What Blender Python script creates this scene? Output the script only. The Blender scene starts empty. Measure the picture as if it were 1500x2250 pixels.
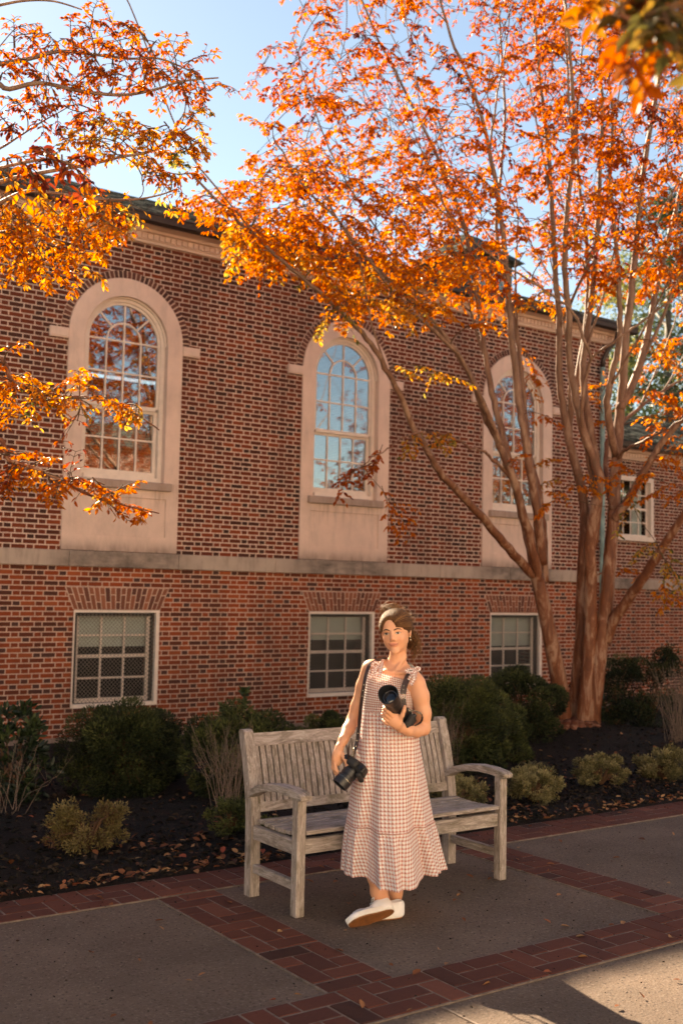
import bpy, bmesh, math, random
import numpy as np
from mathutils import Vector, Matrix, noise

# ------------------------------------------------------------------ camera, sky, sun, exposure
sc = bpy.context.scene
COL = sc.collection
R = math.radians
FPX, HC = 2387.0, 1.62                       # focal length in photo pixels, camera height
YAW, PITCH, ROLL = R(35.2), R(4.21), R(1.16)
FW = np.array([math.sin(YAW)*math.cos(PITCH), math.cos(YAW)*math.cos(PITCH), math.sin(PITCH)])
R0 = np.array([math.cos(YAW), -math.sin(YAW), 0.0]); U0 = np.cross(R0, FW)
RT = math.cos(ROLL)*R0 + math.sin(ROLL)*U0
UP = -math.sin(ROLL)*R0 + math.cos(ROLL)*U0
CAMP = np.array([0.0, 0.0, HC])

def ray(x, y): return FW + (x-750)/FPX*RT - (y-1125)/FPX*UP
def PD(x, y, d): return CAMP + ray(x, y)*d            # point seen at photo pixel, d metres along the view axis
def PZ(x, y, z=0.0):
    r = ray(x, y); return CAMP + r*((z-HC)/r[2])
def PY(x, y, Y):
    r = ray(x, y); return CAMP + r*(Y/r[1])
def PROJ(P):
    v = np.asarray(P, float)-CAMP; w = v@FW
    return 750+FPX*(v@RT)/w, 1125-FPX*(v@UP)/w, w

cam = bpy.data.cameras.new('camera'); camo = bpy.data.objects.new('camera', cam); COL.objects.link(camo)
camo.matrix_world = Matrix(((RT[0], UP[0], -FW[0], 0), (RT[1], UP[1], -FW[1], 0), (RT[2], UP[2], -FW[2], HC), (0, 0, 0, 1)))
cam.sensor_fit = 'HORIZONTAL'; cam.sensor_width = 24.0; cam.lens = FPX/1500*24.0
cam.clip_end = 600; cam.clip_start = 0.05
cam.dof.use_dof = True; cam.dof.focus_distance = 5.6; cam.dof.aperture_fstop = 2.8
sc.camera = camo

SUN = Vector((0.09, 1.0, 0.66)).normalized()
w = bpy.data.worlds.new("World"); sc.world = w; w.use_nodes = True
wn = w.node_tree.nodes; sky = wn.new('ShaderNodeTexSky'); sky.sky_type = 'NISHITA'; sky.sun_disc = False
sky.sun_elevation = math.asin(SUN.z); sky.sun_rotation = math.atan2(SUN.x, SUN.y)
sky.air_density = 1.0; sky.dust_density = 0.10; sky.ozone_density = 0.9
wn['Background'].inputs[1].default_value = 0.05
w.node_tree.links.new(sky.outputs[0], wn['Background'].inputs[0])
sl = bpy.data.lights.new('sun', 'SUN'); sl.energy = 5.0; sl.angle = R(0.53); sl.color = (1.0, 0.86, 0.70)
so = bpy.data.objects.new('sun', sl); COL.objects.link(so)
so.rotation_euler = SUN.to_track_quat('Z', 'Y').to_euler()
vs = sc.view_settings; vs.view_transform = 'Standard'; vs.look = 'None'; vs.gamma = 1.0; vs.exposure = 2.1
vs.use_white_balance = True; vs.white_balance_temperature = 7900; vs.white_balance_tint = 8
sc.cycles.use_denoising = True; sc.cycles.max_bounces = 8; sc.cycles.diffuse_bounces = 4
sc.cycles.glossy_bounces = 3; sc.cycles.transparent_max_bounces = 12; sc.cycles.transmission_bounces = 4
sc.cycles.sample_clamp_indirect = 6.0; sc.cycles.caustics_reflective = False; sc.cycles.caustics_refractive = False

rng = np.random.default_rng(7); random.seed(7)

# ------------------------------------------------------------------ materials
class NT:
    def __init__(s, name):
        s.m = bpy.data.materials.new(name); s.m.use_nodes = True; s.t = s.m.node_tree; s.n = s.t.nodes
        s.b = s.n['Principled BSDF']; s.out = s.n['Material Output']
    def new(s, t, **k):
        n = s.n.new(t)
        for a, v in k.items(): setattr(n, a, v)
        return n
    def link(s, a, b): s.t.links.new(a, b)
    def set(s, sock, v):
        if hasattr(v, 'is_linked') or isinstance(v, bpy.types.NodeSocket): s.link(v, sock)
        else: sock.default_value = v
    def math(s, op, a, b=None, c=None, clamp=False):
        n = s.new('ShaderNodeMath', operation=op, use_clamp=clamp); s.set(n.inputs[0], a)
        if b is not None: s.set(n.inputs[1], b)
        if c is not None: s.set(n.inputs[2], c)
        return n.outputs[0]
    def mix(s, f, a, b, mode='MIX'):
        n = s.new('ShaderNodeMix', data_type='RGBA', blend_type=mode); s.set(n.inputs[0], f)
        for i, v in ((6, a), (7, b)):
            s.set(n.inputs[i], v if not isinstance(v, tuple) else (*v, 1.0)[:4])
        return n.outputs[2]
    def noise(s, vec, scale, detail=4, rough=0.6, dist=0.0, dim='3D'):
        n = s.new('ShaderNodeTexNoise', noise_dimensions=dim); n.inputs['Scale'].default_value = scale
        n.inputs['Detail'].default_value = detail; n.inputs['Roughness'].default_value = rough; n.inputs['Distortion'].default_value = dist
        if vec is not None: s.link(vec, n.inputs['Vector'])
        return n.outputs['Fac']
    def ramp(s, f, stops, interp='LINEAR'):
        n = s.new('ShaderNodeValToRGB'); n.color_ramp.interpolation = interp; e = n.color_ramp.elements
        while len(e) < len(stops): e.new(0.5)
        for i, (p, c) in enumerate(stops):
            e[i].position = p; e[i].color = (*c, 1) if len(c) == 3 else c
        s.set(n.inputs[0], f); return n.outputs[0]
    def pos(s): return s.new('ShaderNodeNewGeometry').outputs['Position']
    def obj(s): return s.new('ShaderNodeTexCoord').outputs['Object']
    def sep(s, v):
        n = s.new('ShaderNodeSeparateXYZ'); s.link(v, n.inputs[0]); return n.outputs
    def scale(s, v, k):
        n = s.new('ShaderNodeMapping'); n.inputs['Scale'].default_value = k; s.link(v, n.inputs[0]); return n.outputs[0]
    def bump(s, h, strength=0.5, dist=0.01):
        n = s.new('ShaderNodeBump'); n.inputs['Strength'].default_value = strength; n.inputs['Distance'].default_value = dist
        s.link(h, n.inputs['Height']); s.link(n.outputs[0], s.b.inputs['Normal'])
    def attr(s, name): return s.new('ShaderNodeAttribute', attribute_name=name)
    def base(s, c): s.set(s.b.inputs['Base Color'], (*c, 1) if isinstance(c, tuple) else c)
    def rough(s, v): s.set(s.b.inputs['Roughness'], v)

def simple(name, c, rough=0.6, metal=0.0, spec=0.5, var=0.12, scale=8.0, bump=0.0, bscale=60.0):
    t = NT(name); p = t.obj(); n = t.noise(p, scale, 5)
    dark = tuple(x*(1-var*1.6) for x in c); lite = tuple(min(1, x*(1+var)) for x in c)
    t.base(t.ramp(n, [(0.3, dark), (0.7, lite)])); t.rough(rough)
    t.b.inputs['Metallic'].default_value = metal; t.b.inputs['Specular IOR Level'].default_value = spec
    if bump: t.bump(t.noise(p, bscale, 4), bump, 0.004)
    return t.m

def brick_mat():
    t = NT('flemish_brick'); P = t.pos(); x, y, z = t.sep(P)
    gx = t.math('ADD', x, t.math('MULTIPLY', y, 1.0))        # the end walls run along Y
    warp = t.math('MULTIPLY', t.math('SUBTRACT', t.noise(P, 22, 2), 0.5), 0.006)
    zc = t.math('DIVIDE', t.math('ADD', z, warp), 0.0677)
    row = t.math('FLOOR', zc); fz = t.math('FRACT', zc)
    odd = t.math('MODULO', t.math('ABSOLUTE', row), 2.0)
    jit = t.new('ShaderNodeTexWhiteNoise', noise_dimensions='1D'); t.link(row, jit.inputs['W'])
    u = t.math('ADD', t.math('ADD', t.math('DIVIDE', t.math('ADD', gx, warp), 0.308), t.math('MULTIPLY', odd, 0.5)), t.math('MULTIPLY', jit.outputs['Value'], 0.03))
    cell = t.math('FLOOR', u); fu = t.math('FRACT', u)
    hd = t.math('GREATER_THAN', fu, 0.655)
    # distance to the nearest joint, metres
    du1 = t.math('MULTIPLY', t.math('MINIMUM', fu, t.math('ABSOLUTE', t.math('SUBTRACT', fu, 0.655))), 0.308)
    du = t.math('MINIMUM', du1, t.math('MULTIPLY', t.math('SUBTRACT', 1.0, fu), 0.308))
    dz = t.math('MULTIPLY', t.math('MINIMUM', fz, t.math('SUBTRACT', 1.0, fz)), 0.0677)
    d = t.math('MINIMUM', du, dz)
    d = t.math('ADD', d, t.math('MULTIPLY', t.math('SUBTRACT', t.noise(P, 70, 3), 0.5), 0.006))
    mr = t.new('ShaderNodeMapRange', interpolation_type='SMOOTHSTEP'); t.link(d, mr.inputs[0])
    mr.inputs[1].default_value = 0.0058; mr.inputs[2].default_value = 0.0095; face = mr.outputs[0]
    cv = t.new('ShaderNodeCombineXYZ'); t.link(t.math('ADD', t.math('MULTIPLY', cell, 2.0), hd), cv.inputs[0]); t.link(row, cv.inputs[1])
    wnz = t.new('ShaderNodeTexWhiteNoise', noise_dimensions='2D'); t.link(cv.outputs[0], wnz.inputs['Vector'])
    r1 = wnz.outputs['Value']
    r = t.math('SUBTRACT', r1, t.math('MULTIPLY', hd, 0.20))
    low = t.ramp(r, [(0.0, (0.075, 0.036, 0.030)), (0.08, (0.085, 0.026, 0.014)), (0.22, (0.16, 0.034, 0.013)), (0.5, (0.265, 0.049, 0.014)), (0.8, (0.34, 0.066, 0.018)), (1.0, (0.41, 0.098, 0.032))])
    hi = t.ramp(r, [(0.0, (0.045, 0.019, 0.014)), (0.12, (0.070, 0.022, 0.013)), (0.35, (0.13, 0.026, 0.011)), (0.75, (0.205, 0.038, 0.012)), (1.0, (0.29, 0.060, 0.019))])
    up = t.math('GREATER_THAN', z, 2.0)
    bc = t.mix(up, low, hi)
    blot = t.noise(t.scale(P, (1.0, 1.0, 0.45)), 0.9, 6, 0.7); bc = t.mix(t.math('MULTIPLY', t.math('SUBTRACT', blot, 0.44, clamp=True), 2.6, clamp=True), bc, (0.075, 0.026, 0.017)); mort0 = t.math('MULTIPLY', t.math('SUBTRACT', blot, 0.50, clamp=True), 3.0, clamp=True)
    bc = t.mix(t.math('MULTIPLY', t.noise(P, 45, 4), 0.30), bc, (0.10, 0.03, 0.018))
    mn = t.noise(P, 14, 4); mort = t.ramp(mn, [(0.3, (0.52, 0.36, 0.285)), (0.7, (0.80, 0.59, 0.48))])
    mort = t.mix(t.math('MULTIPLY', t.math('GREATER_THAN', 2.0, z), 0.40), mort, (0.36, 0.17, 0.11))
    mort = t.mix(mort0, mort, (0.22, 0.15, 0.12))
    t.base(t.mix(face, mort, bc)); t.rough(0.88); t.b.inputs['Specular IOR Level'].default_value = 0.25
    t.bump(t.math('ADD', face, t.math('MULTIPLY', t.noise(P, 90, 4), 0.35)), 0.7, 0.008)
    return t.m

def stone_mat(name, c, stain=0.5, soot=False):
    t = NT(name); P = t.pos(); n = t.noise(P, 2.6, 6); f = t.noise(P, 40, 4)
    col = t.ramp(n, [(0.3, tuple(v*0.83 for v in c)), (0.7, c)])
    col = t.mix(t.math('MULTIPLY', f, 0.16), col, (0.25, 0.16, 0.12))
    st = t.noise(t.scale(P, (3.0, 3.0, 0.7)), 2.2, 6, 0.7)
    col = t.mix(t.math('MULTIPLY', t.math('SUBTRACT', st, 0.50, clamp=True), stain*4, clamp=True), col, (0.17, 0.13, 0.11))
    x, y, z = t.sep(P)
    if soot:                                               # soot washed down below each window surround
        dx = t.math('ABSOLUTE', t.math('MULTIPLY', t.math('SUBTRACT', t.math('FRACT', t.math('ADD', t.math('DIVIDE', t.math('SUBTRACT', x, 6.15), 3.78), 100.5)), 0.5), 3.78))
        mr = t.new('ShaderNodeMapRange', interpolation_type='SMOOTHSTEP'); t.link(dx, mr.inputs[0]); mr.inputs[1].default_value = 1.25; mr.inputs[2].default_value = 0.55
        k = t.math('MULTIPLY', mr.outputs[0], t.math('MULTIPLY', t.math('SUBTRACT', t.noise(t.scale(P, (1.5, 1, 3.0)), 2.0, 5, 0.7), 0.22, clamp=True), 1.9, clamp=True))
        col = t.mix(k, col, (0.095, 0.075, 0.065))
    else:
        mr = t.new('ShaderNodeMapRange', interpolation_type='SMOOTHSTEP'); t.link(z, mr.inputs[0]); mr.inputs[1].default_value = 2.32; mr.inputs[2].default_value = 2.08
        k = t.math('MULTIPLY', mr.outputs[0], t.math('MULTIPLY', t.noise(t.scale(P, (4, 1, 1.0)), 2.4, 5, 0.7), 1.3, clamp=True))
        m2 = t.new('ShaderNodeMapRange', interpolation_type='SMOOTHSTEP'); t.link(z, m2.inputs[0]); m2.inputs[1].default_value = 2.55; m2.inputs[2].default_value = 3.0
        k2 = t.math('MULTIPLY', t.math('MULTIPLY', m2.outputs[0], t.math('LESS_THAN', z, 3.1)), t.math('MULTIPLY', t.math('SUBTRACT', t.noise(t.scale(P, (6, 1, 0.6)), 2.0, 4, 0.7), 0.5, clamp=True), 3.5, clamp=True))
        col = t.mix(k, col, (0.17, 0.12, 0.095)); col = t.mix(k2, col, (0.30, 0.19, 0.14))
    t.base(col); t.rough(0.85); t.b.inputs['Specular IOR Level'].default_value = 0.25; t.bump(f, 0.25, 0.004)
    return t.m

def shingle_mat():
    t = NT('roof_shingle'); P = t.pos(); x, y, z = t.sep(P)
    row = t.math('FLOOR', t.math('DIVIDE', z, 0.062)); wob = t.math('MULTIPLY', t.noise(P, 3.0, 2), 0.5)
    cv = t.new('ShaderNodeCombineXYZ'); u = t.math('FLOOR', t.math('ADD', t.math('DIVIDE', t.math('ADD', x, t.math('MULTIPLY', y, 0.3)), 0.22), t.math('MULTIPLY', row, 0.37)))
    t.link(u, cv.inputs[0]); t.link(row, cv.inputs[1])
    wv = t.new('ShaderNodeTexWhiteNoise', noise_dimensions='2D'); t.link(cv.outputs[0], wv.inputs['Vector'])
    v = t.math('ADD', t.math('MULTIPLY', wv.outputs['Value'], 0.8), t.math('MULTIPLY', wob, 0.4))
    sk = t.noise(t.scale(P, (5.0, 2.2, 14.0)), 1.0, 5, 0.75); v = t.math('ADD', t.math('MULTIPLY', v, 0.45), t.math('MULTIPLY', t.math('SUBTRACT', sk, 0.28), 1.5))
    t.base(t.ramp(v, [(0.30, (0.03, 0.033, 0.030)), (0.55, (0.14, 0.15, 0.132)), (0.85, (0.36, 0.37, 0.31))])); t.rough(0.95); t.b.inputs['Specular IOR Level'].default_value = 0.08
    fr = t.math('FRACT', t.math('DIVIDE', z, 0.062)); df = t.new('ShaderNodeBsdfDiffuse'); tv = t.attr('tint').outputs['Fac']; src = t.b.inputs['Base Color'].links[0].from_socket; t.link(t.mix(tv, src, (0.012, 0.012, 0.011)), df.inputs['Color']); t.link(df.outputs[0], t.out.inputs['Surface'])
    return t.m

def glass_mat(name, tint=(0.9, 0.92, 0.95), fac=0.42):
    t = NT(name); g = t.new('ShaderNodeBsdfGlossy'); g.inputs['Roughness'].default_value = 0.015; g.inputs['Color'].default_value = (*tint, 1)
    P = t.pos(); b = t.new('ShaderNodeBump'); b.inputs['Strength'].default_value = 0.03; b.inputs['Distance'].default_value = 0.02
    t.link(t.noise(P, 2.2, 1), b.inputs['Height']); t.link(b.outputs[0], g.inputs['Normal'])
    tr = t.new('ShaderNodeBsdfTransparent'); tr.inputs['Color'].default_value = (0.80, 0.83, 0.82, 1)
    m = t.new('ShaderNodeMixShader'); m.inputs[0].default_value = fac; t.link(tr.outputs[0], m.inputs[1]); t.link(g.outputs[0], m.inputs[2])
    t.link(m.outputs[0], t.out.inputs['Surface']); return t.m

def leaf_mat(name, stops, trans=0.55, rough=0.38, spec=0.5, tgain=1.3):
    t = NT(name); a = t.attr('tint').outputs['Fac']; c = t.ramp(a, stops)
    c = t.mix(t.math('MULTIPLY', t.noise(t.pos(), 60, 2), 0.25), c, tuple(v*0.6 for v in stops[0][1]))
    t.base(c); t.rough(rough); t.b.inputs['Specular IOR Level'].default_value = spec
    tl = t.new('ShaderNodeBsdfTranslucent')
    hs = t.new('ShaderNodeHueSaturation'); hs.inputs['Saturation'].default_value = 1.04; hs.inputs['Value'].default_value = tgain; t.link(c, hs.inputs['Color'])
    t.link(hs.outputs[0], tl.inputs['Color'])
    m = t.new('ShaderNodeMixShader'); m.inputs[0].default_value = trans; t.link(t.b.outputs[0], m.inputs[1]); t.link(tl.outputs[0], m.inputs[2])
    t.link(m.outputs[0], t.out.inputs['Surface']); return t.m

def bark_mat(name, a, b, c, sc_=5.0, up=None):
    t = NT(name); P = t.pos(); q = t.scale(P, (1.0, 1.0, 0.22)); n = t.noise(q, sc_*2.2, 5, 0.65, 0.6); n2 = t.noise(q, sc_*9, 4)
    col = t.ramp(n, [(0.36, a), (0.50, b), (0.60, c)]); col = t.mix(t.math('MULTIPLY', n2, 0.35), col, tuple(v*0.5 for v in a))
    if up is not None:
        zz = t.sep(P)[2]; mr = t.new('ShaderNodeMapRange'); t.link(zz, mr.inputs[0]); mr.inputs[1].default_value = 2.2; mr.inputs[2].default_value = 5.0
        col = t.mix(t.math('MULTIPLY', mr.outputs[0], 0.85), col, t.ramp(n, [(0.35, up), (0.65, tuple(v*1.6 for v in up))]))
    t.base(col); t.rough(0.6); t.b.inputs['Specular IOR Level'].default_value = 0.3; t.bump(n, 0.6, 0.012); return t.m

def wood_mat():
    t = NT('weathered_teak'); P = t.attr('gr').outputs['Vector']      # grain coordinates: along, across, thickness
    g = t.noise(t.scale(P, (2.2, 20, 20)), 3.0, 7, 0.75, 1.2); m = t.noise(t.scale(P, (3.0, 8, 8)), 2.6, 5, 0.65, 0.4)
    col = t.ramp(g, [(0.25, (0.12, 0.095, 0.078)), (0.45, (0.27, 0.222, 0.195)), (0.60, (0.42, 0.36, 0.325)), (0.80, (0.60, 0.54, 0.50))])
    lich = t.math('MULTIPLY', t.math('SUBTRACT', m, 0.50, clamp=True), 4.0, clamp=True)
    col = t.mix(lich, col, (0.115, 0.095, 0.06)); m2 = t.noise(t.scale(P, (5.0, 14, 14)), 5.0, 5, 0.7)
    col = t.mix(t.math('MULTIPLY', t.math('SUBTRACT', m2, 0.58, clamp=True), 5.0, clamp=True), col, (0.60, 0.56, 0.52))
    t.base(col); t.rough(0.82); t.b.inputs['Specular IOR Level'].default_value = 0.3; t.bump(g, 0.55, 0.004); return t.m

def concrete_mat():
    t = NT('exposed_aggregate'); P = t.pos(); v = t.new('ShaderNodeTexVoronoi'); v.inputs['Scale'].default_value = 95; t.link(P, v.inputs['Vector'])
    peb = t.sep(v.outputs['Color'])[0]; n = t.noise(P, 1.5, 6, 0.65); f = t.noise(P, 55, 5, 0.7)
    col = t.ramp(n, [(0.3, (0.085, 0.058, 0.042)), (0.7, (0.165, 0.115, 0.085))])
    col = t.mix(t.math('MULTIPLY', t.math('SUBTRACT', peb, 0.45, clamp=True), 1.1), col, (0.15, 0.105, 0.085))
    col = t.mix(t.math('MULTIPLY', t.math('SUBTRACT', f, 0.55, clamp=True), 2.6, clamp=True), col, (0.44, 0.36, 0.30))
    big = t.noise(P, 0.55, 5, 0.7); col = t.mix(t.math('MULTIPLY', t.math('SUBTRACT', big, 0.50, clamp=True), 3.5, clamp=True), col, (0.085, 0.062, 0.048))
    sp2 = t.noise(P, 58, 3, 0.5); col = t.mix(t.math('MULTIPLY', t.math('SUBTRACT', sp2, 0.60, clamp=True), 12.0, clamp=True), col, (0.04, 0.028, 0.022)); spots = t.noise(P, 17, 3); col = t.mix(t.math('MULTIPLY', t.math('SUBTRACT', spots, 0.66, clamp=True), 8.0, clamp=True), col, (0.07, 0.05, 0.04))
    t.base(col); t.rough(0.9); t.b.inputs['Specular IOR Level'].default_value = 0.25
    t.bump(t.math('ADD', f, t.math('MULTIPLY', v.outputs['Distance'], 0.8)), 0.5, 0.006); return t.m

def mulch_mat():
    t = NT('dark_mulch'); P = t.pos(); f = t.noise(P, 40, 6, 0.75, 1.0); n = t.noise(P, 3, 4)
    col = t.ramp(f, [(0.35, (0.010, 0.008, 0.007)), (0.6, (0.030, 0.021, 0.016)), (0.8, (0.075, 0.05, 0.035))])
    t.base(col); t.rough(0.95); t.b.inputs['Specular IOR Level'].default_value = 0.2; t.bump(f, 1.0, 0.03); return t.m

def tintmat(name, stops, rough=0.85, bumpk=0.5, bs=60, dist=0.004, spec=0.3):
    t = NT(name); a = t.attr('tint').outputs['Fac']; c = t.ramp(a, stops); n = t.noise(t.pos(), bs, 5)
    t.base(t.mix(t.math('MULTIPLY', n, 0.4), c, tuple(v*0.45 for v in stops[0][1]))); t.rough(rough)
    t.b.inputs['Specular IOR Level'].default_value = spec; t.bump(n, bumpk, dist); return t.m

M = {}
M['brick'] = brick_mat(); M['stucco'] = stone_mat('cream_stone', (0.82, 0.60, 0.50), 0.25); M['belt'] = stone_mat('belt_limestone', (0.50, 0.39, 0.32), 0.8, True)
M['sillstone'] = stone_mat('sill_stone', (0.46, 0.34, 0.285), 0.5)
M['paint'] = simple('cream_paint', (0.76, 0.63, 0.54), 0.5, var=0.06); M['cornice'] = simple('cornice_paint', (0.70, 0.50, 0.405), 0.55, var=0.06, scale=3)
M['gutter'] = simple('dark_gutter', (0.035, 0.022, 0.018), 0.45); M['roof'] = shingle_mat()
M['glass'] = glass_mat('window_glass', fac=0.27); M['glass_low'] = glass_mat('basement_glass', fac=0.012)
M['blind'] = simple('window_blind', (0.92, 0.90, 0.84), 0.8, var=0.05); M['dark'] = simple('dark_interior', (0.02, 0.017, 0.015), 0.9)
M['vous'] = tintmat('voussoir_brick', [(0.0, (0.12, 0.045, 0.032)), (0.5, (0.27, 0.092, 0.052)), (1.0, (0.38, 0.135, 0.075))])
M['vous_dark'] = tintmat('arch_brick', [(0.0, (0.075, 0.034, 0.028)), (0.6, (0.13, 0.048, 0.036)), (1.0, (0.21, 0.078, 0.052))])
M['mortar'] = simple('mortar', (0.62, 0.43, 0.34), 0.9, var=0.15, scale=15)
M['patina'] = simple('copper_patina', (0.20, 0.30, 0.29), 0.6, var=0.25, scale=4); M['wire'] = simple('grille_wire', (0.20, 0.17, 0.15), 0.5, metal=0.3)
M['concrete'] = concrete_mat(); M['mulch'] = mulch_mat(); M['wood'] = wood_mat()
M['paver'] = tintmat('paver_brick', [(0.0, (0.050, 0.016, 0.010)), (0.35, (0.095, 0.027, 0.016)), (0.75, (0.135, 0.038, 0.021)), (1.0, (0.18, 0.058, 0.034))], bs=45)
M['joint'] = simple('paver_joint', (0.17, 0.125, 0.098), 0.95, var=0.3, scale=20, bump=0.4)
M['grass'] = simple('lawn', (0.07, 0.075, 0.03), 0.9, var=0.3, scale=2)

# ------------------------------------------------------------------ mesh helpers
class MB:
    def __init__(s): s.v = []; s.f = []; s.t = []; s.g = []; s.n = 0
    def add(s, V, F, tint=0.5, g=None):
        s.v.extend([tuple(p) for p in V]); s.f.extend([tuple(i+s.n for i in f) for f in F]); s.t.extend([tint]*len(F))
        s.g.extend([tuple(p) for p in (g if g is not None else V)]); s.n += len(V)
    def box(s, x0, x1, y0, y1, z0, z1, tint=0.5, bev=0.0, M4=None, gax=0):
        if bev:
            b = bev; V = []; 
            for (X, sx) in ((x0, 1), (x1, -1)):
                for (Y, sy) in ((y0, 1), (y1, -1)):
                    for (Z, sz) in ((z0, 1), (z1, -1)):
                        V += [(X, Y+sy*b, Z+sz*b), (X+sx*b, Y, Z+sz*b), (X+sx*b, Y+sy*b, Z)]
            bm = bmesh.new(); vs_ = [bm.verts.new(p) for p in V]; bmesh.ops.convex_hull(bm, input=vs_)
            bm.verts.index_update(); V = [v.co.copy() for v in bm.verts]; F = [[v.index for v in f.verts] for f in bm.faces]; bm.free()
        else:
            V = [Vector((x, y, z)) for x in (x0, x1) for y in (y0, y1) for z in (z0, z1)]
            F = [(0, 1, 3, 2), (4, 6, 7, 5), (0, 4, 5, 1), (2, 3, 7, 6), (0, 2, 6, 4), (1, 5, 7, 3)]
        o = [(0, 1, 2), (1, 0, 2), (2, 0, 1)][gax]; off = random.random()*40
        G = [(Vector(p)[o[0]]+off, Vector(p)[o[1]]+off, Vector(p)[o[2]]) for p in V]
        if M4 is not None: V = [M4 @ Vector(p) for p in V]
        s.add(V, F, tint, G)
    def prism(s, poly, y0, y1, tint=0.5, ax='Y'):
        """polygon in (x,z) extruded along Y; ax='X': polygon in (y,z) extruded along X"""
        n = len(poly)
        mk = (lambda a, b, c: (a, c, b)) if ax == 'Y' else (lambda a, b, c: (c, a, b))
        V = [mk(a, b, y0) for a, b in poly]+[mk(a, b, y1) for a, b in poly]
        F = [tuple(range(n)), tuple(range(2*n-1, n-1, -1))]+[(i, (i+1) % n, n+(i+1) % n, n+i) for i in range(n)]
        s.add(V, F, tint)
    def tube(s, pts, rad, n=8, tint=0.5, cap=True):
        pts = [Vector(p) for p in pts]; V = []; G = []; up = Vector((0.3, 0.2, 1)).normalized(); L = 0
        for i, p in enumerate(pts):
            d = (pts[min(i+1, len(pts)-1)]-pts[max(i-1, 0)])
            d = d.normalized() if d.length > 1e-9 else Vector((0, 0, 1))
            a = d.cross(up); a = a.normalized() if a.length > 1e-4 else d.orthogonal().normalized()
            up = a.cross(d).normalized(); b = up
            if i: L += (p-pts[i-1]).length
            r = rad[i] if hasattr(rad, '__len__') else rad
            for k in range(n):
                th = 2*math.pi*k/n; V.append(p+(a*math.cos(th)+b*math.sin(th))*r); G.append((L, math.cos(th)*r, math.sin(th)*r))
        F = [(i*n+k, i*n+(k+1) % n, (i+1)*n+(k+1) % n, (i+1)*n+k) for i in range(len(pts)-1) for k in range(n)]
        if cap: F += [tuple(range(n-1, -1, -1)), tuple(range((len(pts)-1)*n, len(pts)*n))]
        s.add(V, F, tint, G)
    def build(s, name, mat, parent=None, smooth=False, grain=False, recalc=True):
        me = bpy.data.meshes.new(name); me.from_pydata([tuple(v) for v in s.v], [], s.f)
        if recalc:
            bm = bmesh.new(); bm.from_mesh(me); bmesh.ops.recalc_face_normals(bm, faces=bm.faces); bm.to_mesh(me); bm.free()
        a = me.attributes.new('tint', 'FLOAT', 'FACE'); a.data.foreach_set('value', np.array(s.t, dtype=np.float32))
        if grain:
            a = me.attributes.new('gr', 'FLOAT_VECTOR', 'POINT'); a.data.foreach_set('vector', np.array(s.g, dtype=np.float32).ravel())
        return link(me, name, mat, parent, smooth)

def link(me, name, mat, parent=None, smooth=False):
    o = bpy.data.objects.new(name, me); COL.objects.link(o)
    for m in (mat if isinstance(mat, list) else [mat]): me.materials.append(m)
    if smooth: me.polygons.foreach_set('use_smooth', [True]*len(me.polygons))
    if parent is not None:
        o.parent = parent; o.matrix_parent_inverse = parent.matrix_world.inverted()
    return o

def empty(name, loc=(0, 0, 0), label=None, cat=None, group=None):
    o = bpy.data.objects.new(name, None); COL.objects.link(o); o.location = loc; o.empty_display_size = 0.1
    o.matrix_world = Matrix.Translation(loc); tag(o, label, cat, group); return o
def tag(o, label=None, cat=None, group=None, kind=None):
    if label: o['label'] = label
    if cat: o['category'] = cat
    if group: o['group'] = group
    if kind: o['kind'] = kind
    return o

def plate(mb, outer, holes, y0, y1, tint=0.5, mk=lambda a, b, c: (a, c, b)):
    """flat plate in the (x,z) plane between y0 and y1 with holes cut through it"""
    for Y in (y0, y1):
        bm = bmesh.new(); es = []
        for lp in [outer]+holes:
            vs_ = [bm.verts.new((a, b, 0)) for a, b in lp]
            es += [bm.edges.new((vs_[i], vs_[(i+1) % len(vs_)])) for i in range(len(vs_))]
        bmesh.ops.triangle_fill(bm, use_beauty=True, use_dissolve=False, edges=es)
        bm.verts.index_update(); V = [mk(v.co.x, v.co.y, Y) for v in bm.verts]; mb.add(V, [[v.index for v in f.verts] for f in bm.faces], tint); bm.free()
    for lp in [outer]+holes:
        n = len(lp); V = [mk(a, b, y0) for a, b in lp]+[mk(a, b, y1) for a, b in lp]
        mb.add(V, [(i, (i+1) % n, n+(i+1) % n, n+i) for i in range(n)], tint)

def archloop(cx, hw, zb, zs, n=20, r=None):
    r = r or hw
    return [(cx-hw, zb), (cx+hw, zb)]+[(cx+r*math.cos(math.pi*k/n), zs+r*math.sin(math.pi*k/n)) for k in range(n+1)]
def rect(x0, x1, z0, z1): return [(x0, z0), (x1, z0), (x1, z1), (x0, z1)]
# ------------------------------------------------------------------ ground and paving
def bed_z(x, y):
    z = -0.45*max(0.0, min(1.0, (y-5.9)/7.5))
    d = math.hypot((x-10.07)/1.7, (y-9.1)/1.3); z += 0.26*math.exp(-d*d)
    return z
g = MB(); xs = list(range(-150, 171, 10))
g.add([(-250, -250, -0.62), (300, -250, -0.62), (300, 400, -0.62), (-250, 400, -0.62)], [(0, 1, 2, 3)])
tag(g.build('ground', M['grass']), kind='structure')
g = MB(); g.box(-14, 40, -1.2, 5.61, -0.6, 0.0); tag(g.build('paving', M['concrete']), kind='structure')
M['pale'] = simple('pale_bounce_paving', (0.72, 0.62, 0.50), 0.9, var=0.08, scale=3)
g = MB(); g.box(-40, 70, -30, -1.203, -0.6, 0.003); tag(g.build('bounce_plaza', M['pale']), kind='structure')  # unseen paving, made pale to bounce sunlight onto the facade and the woman
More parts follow.
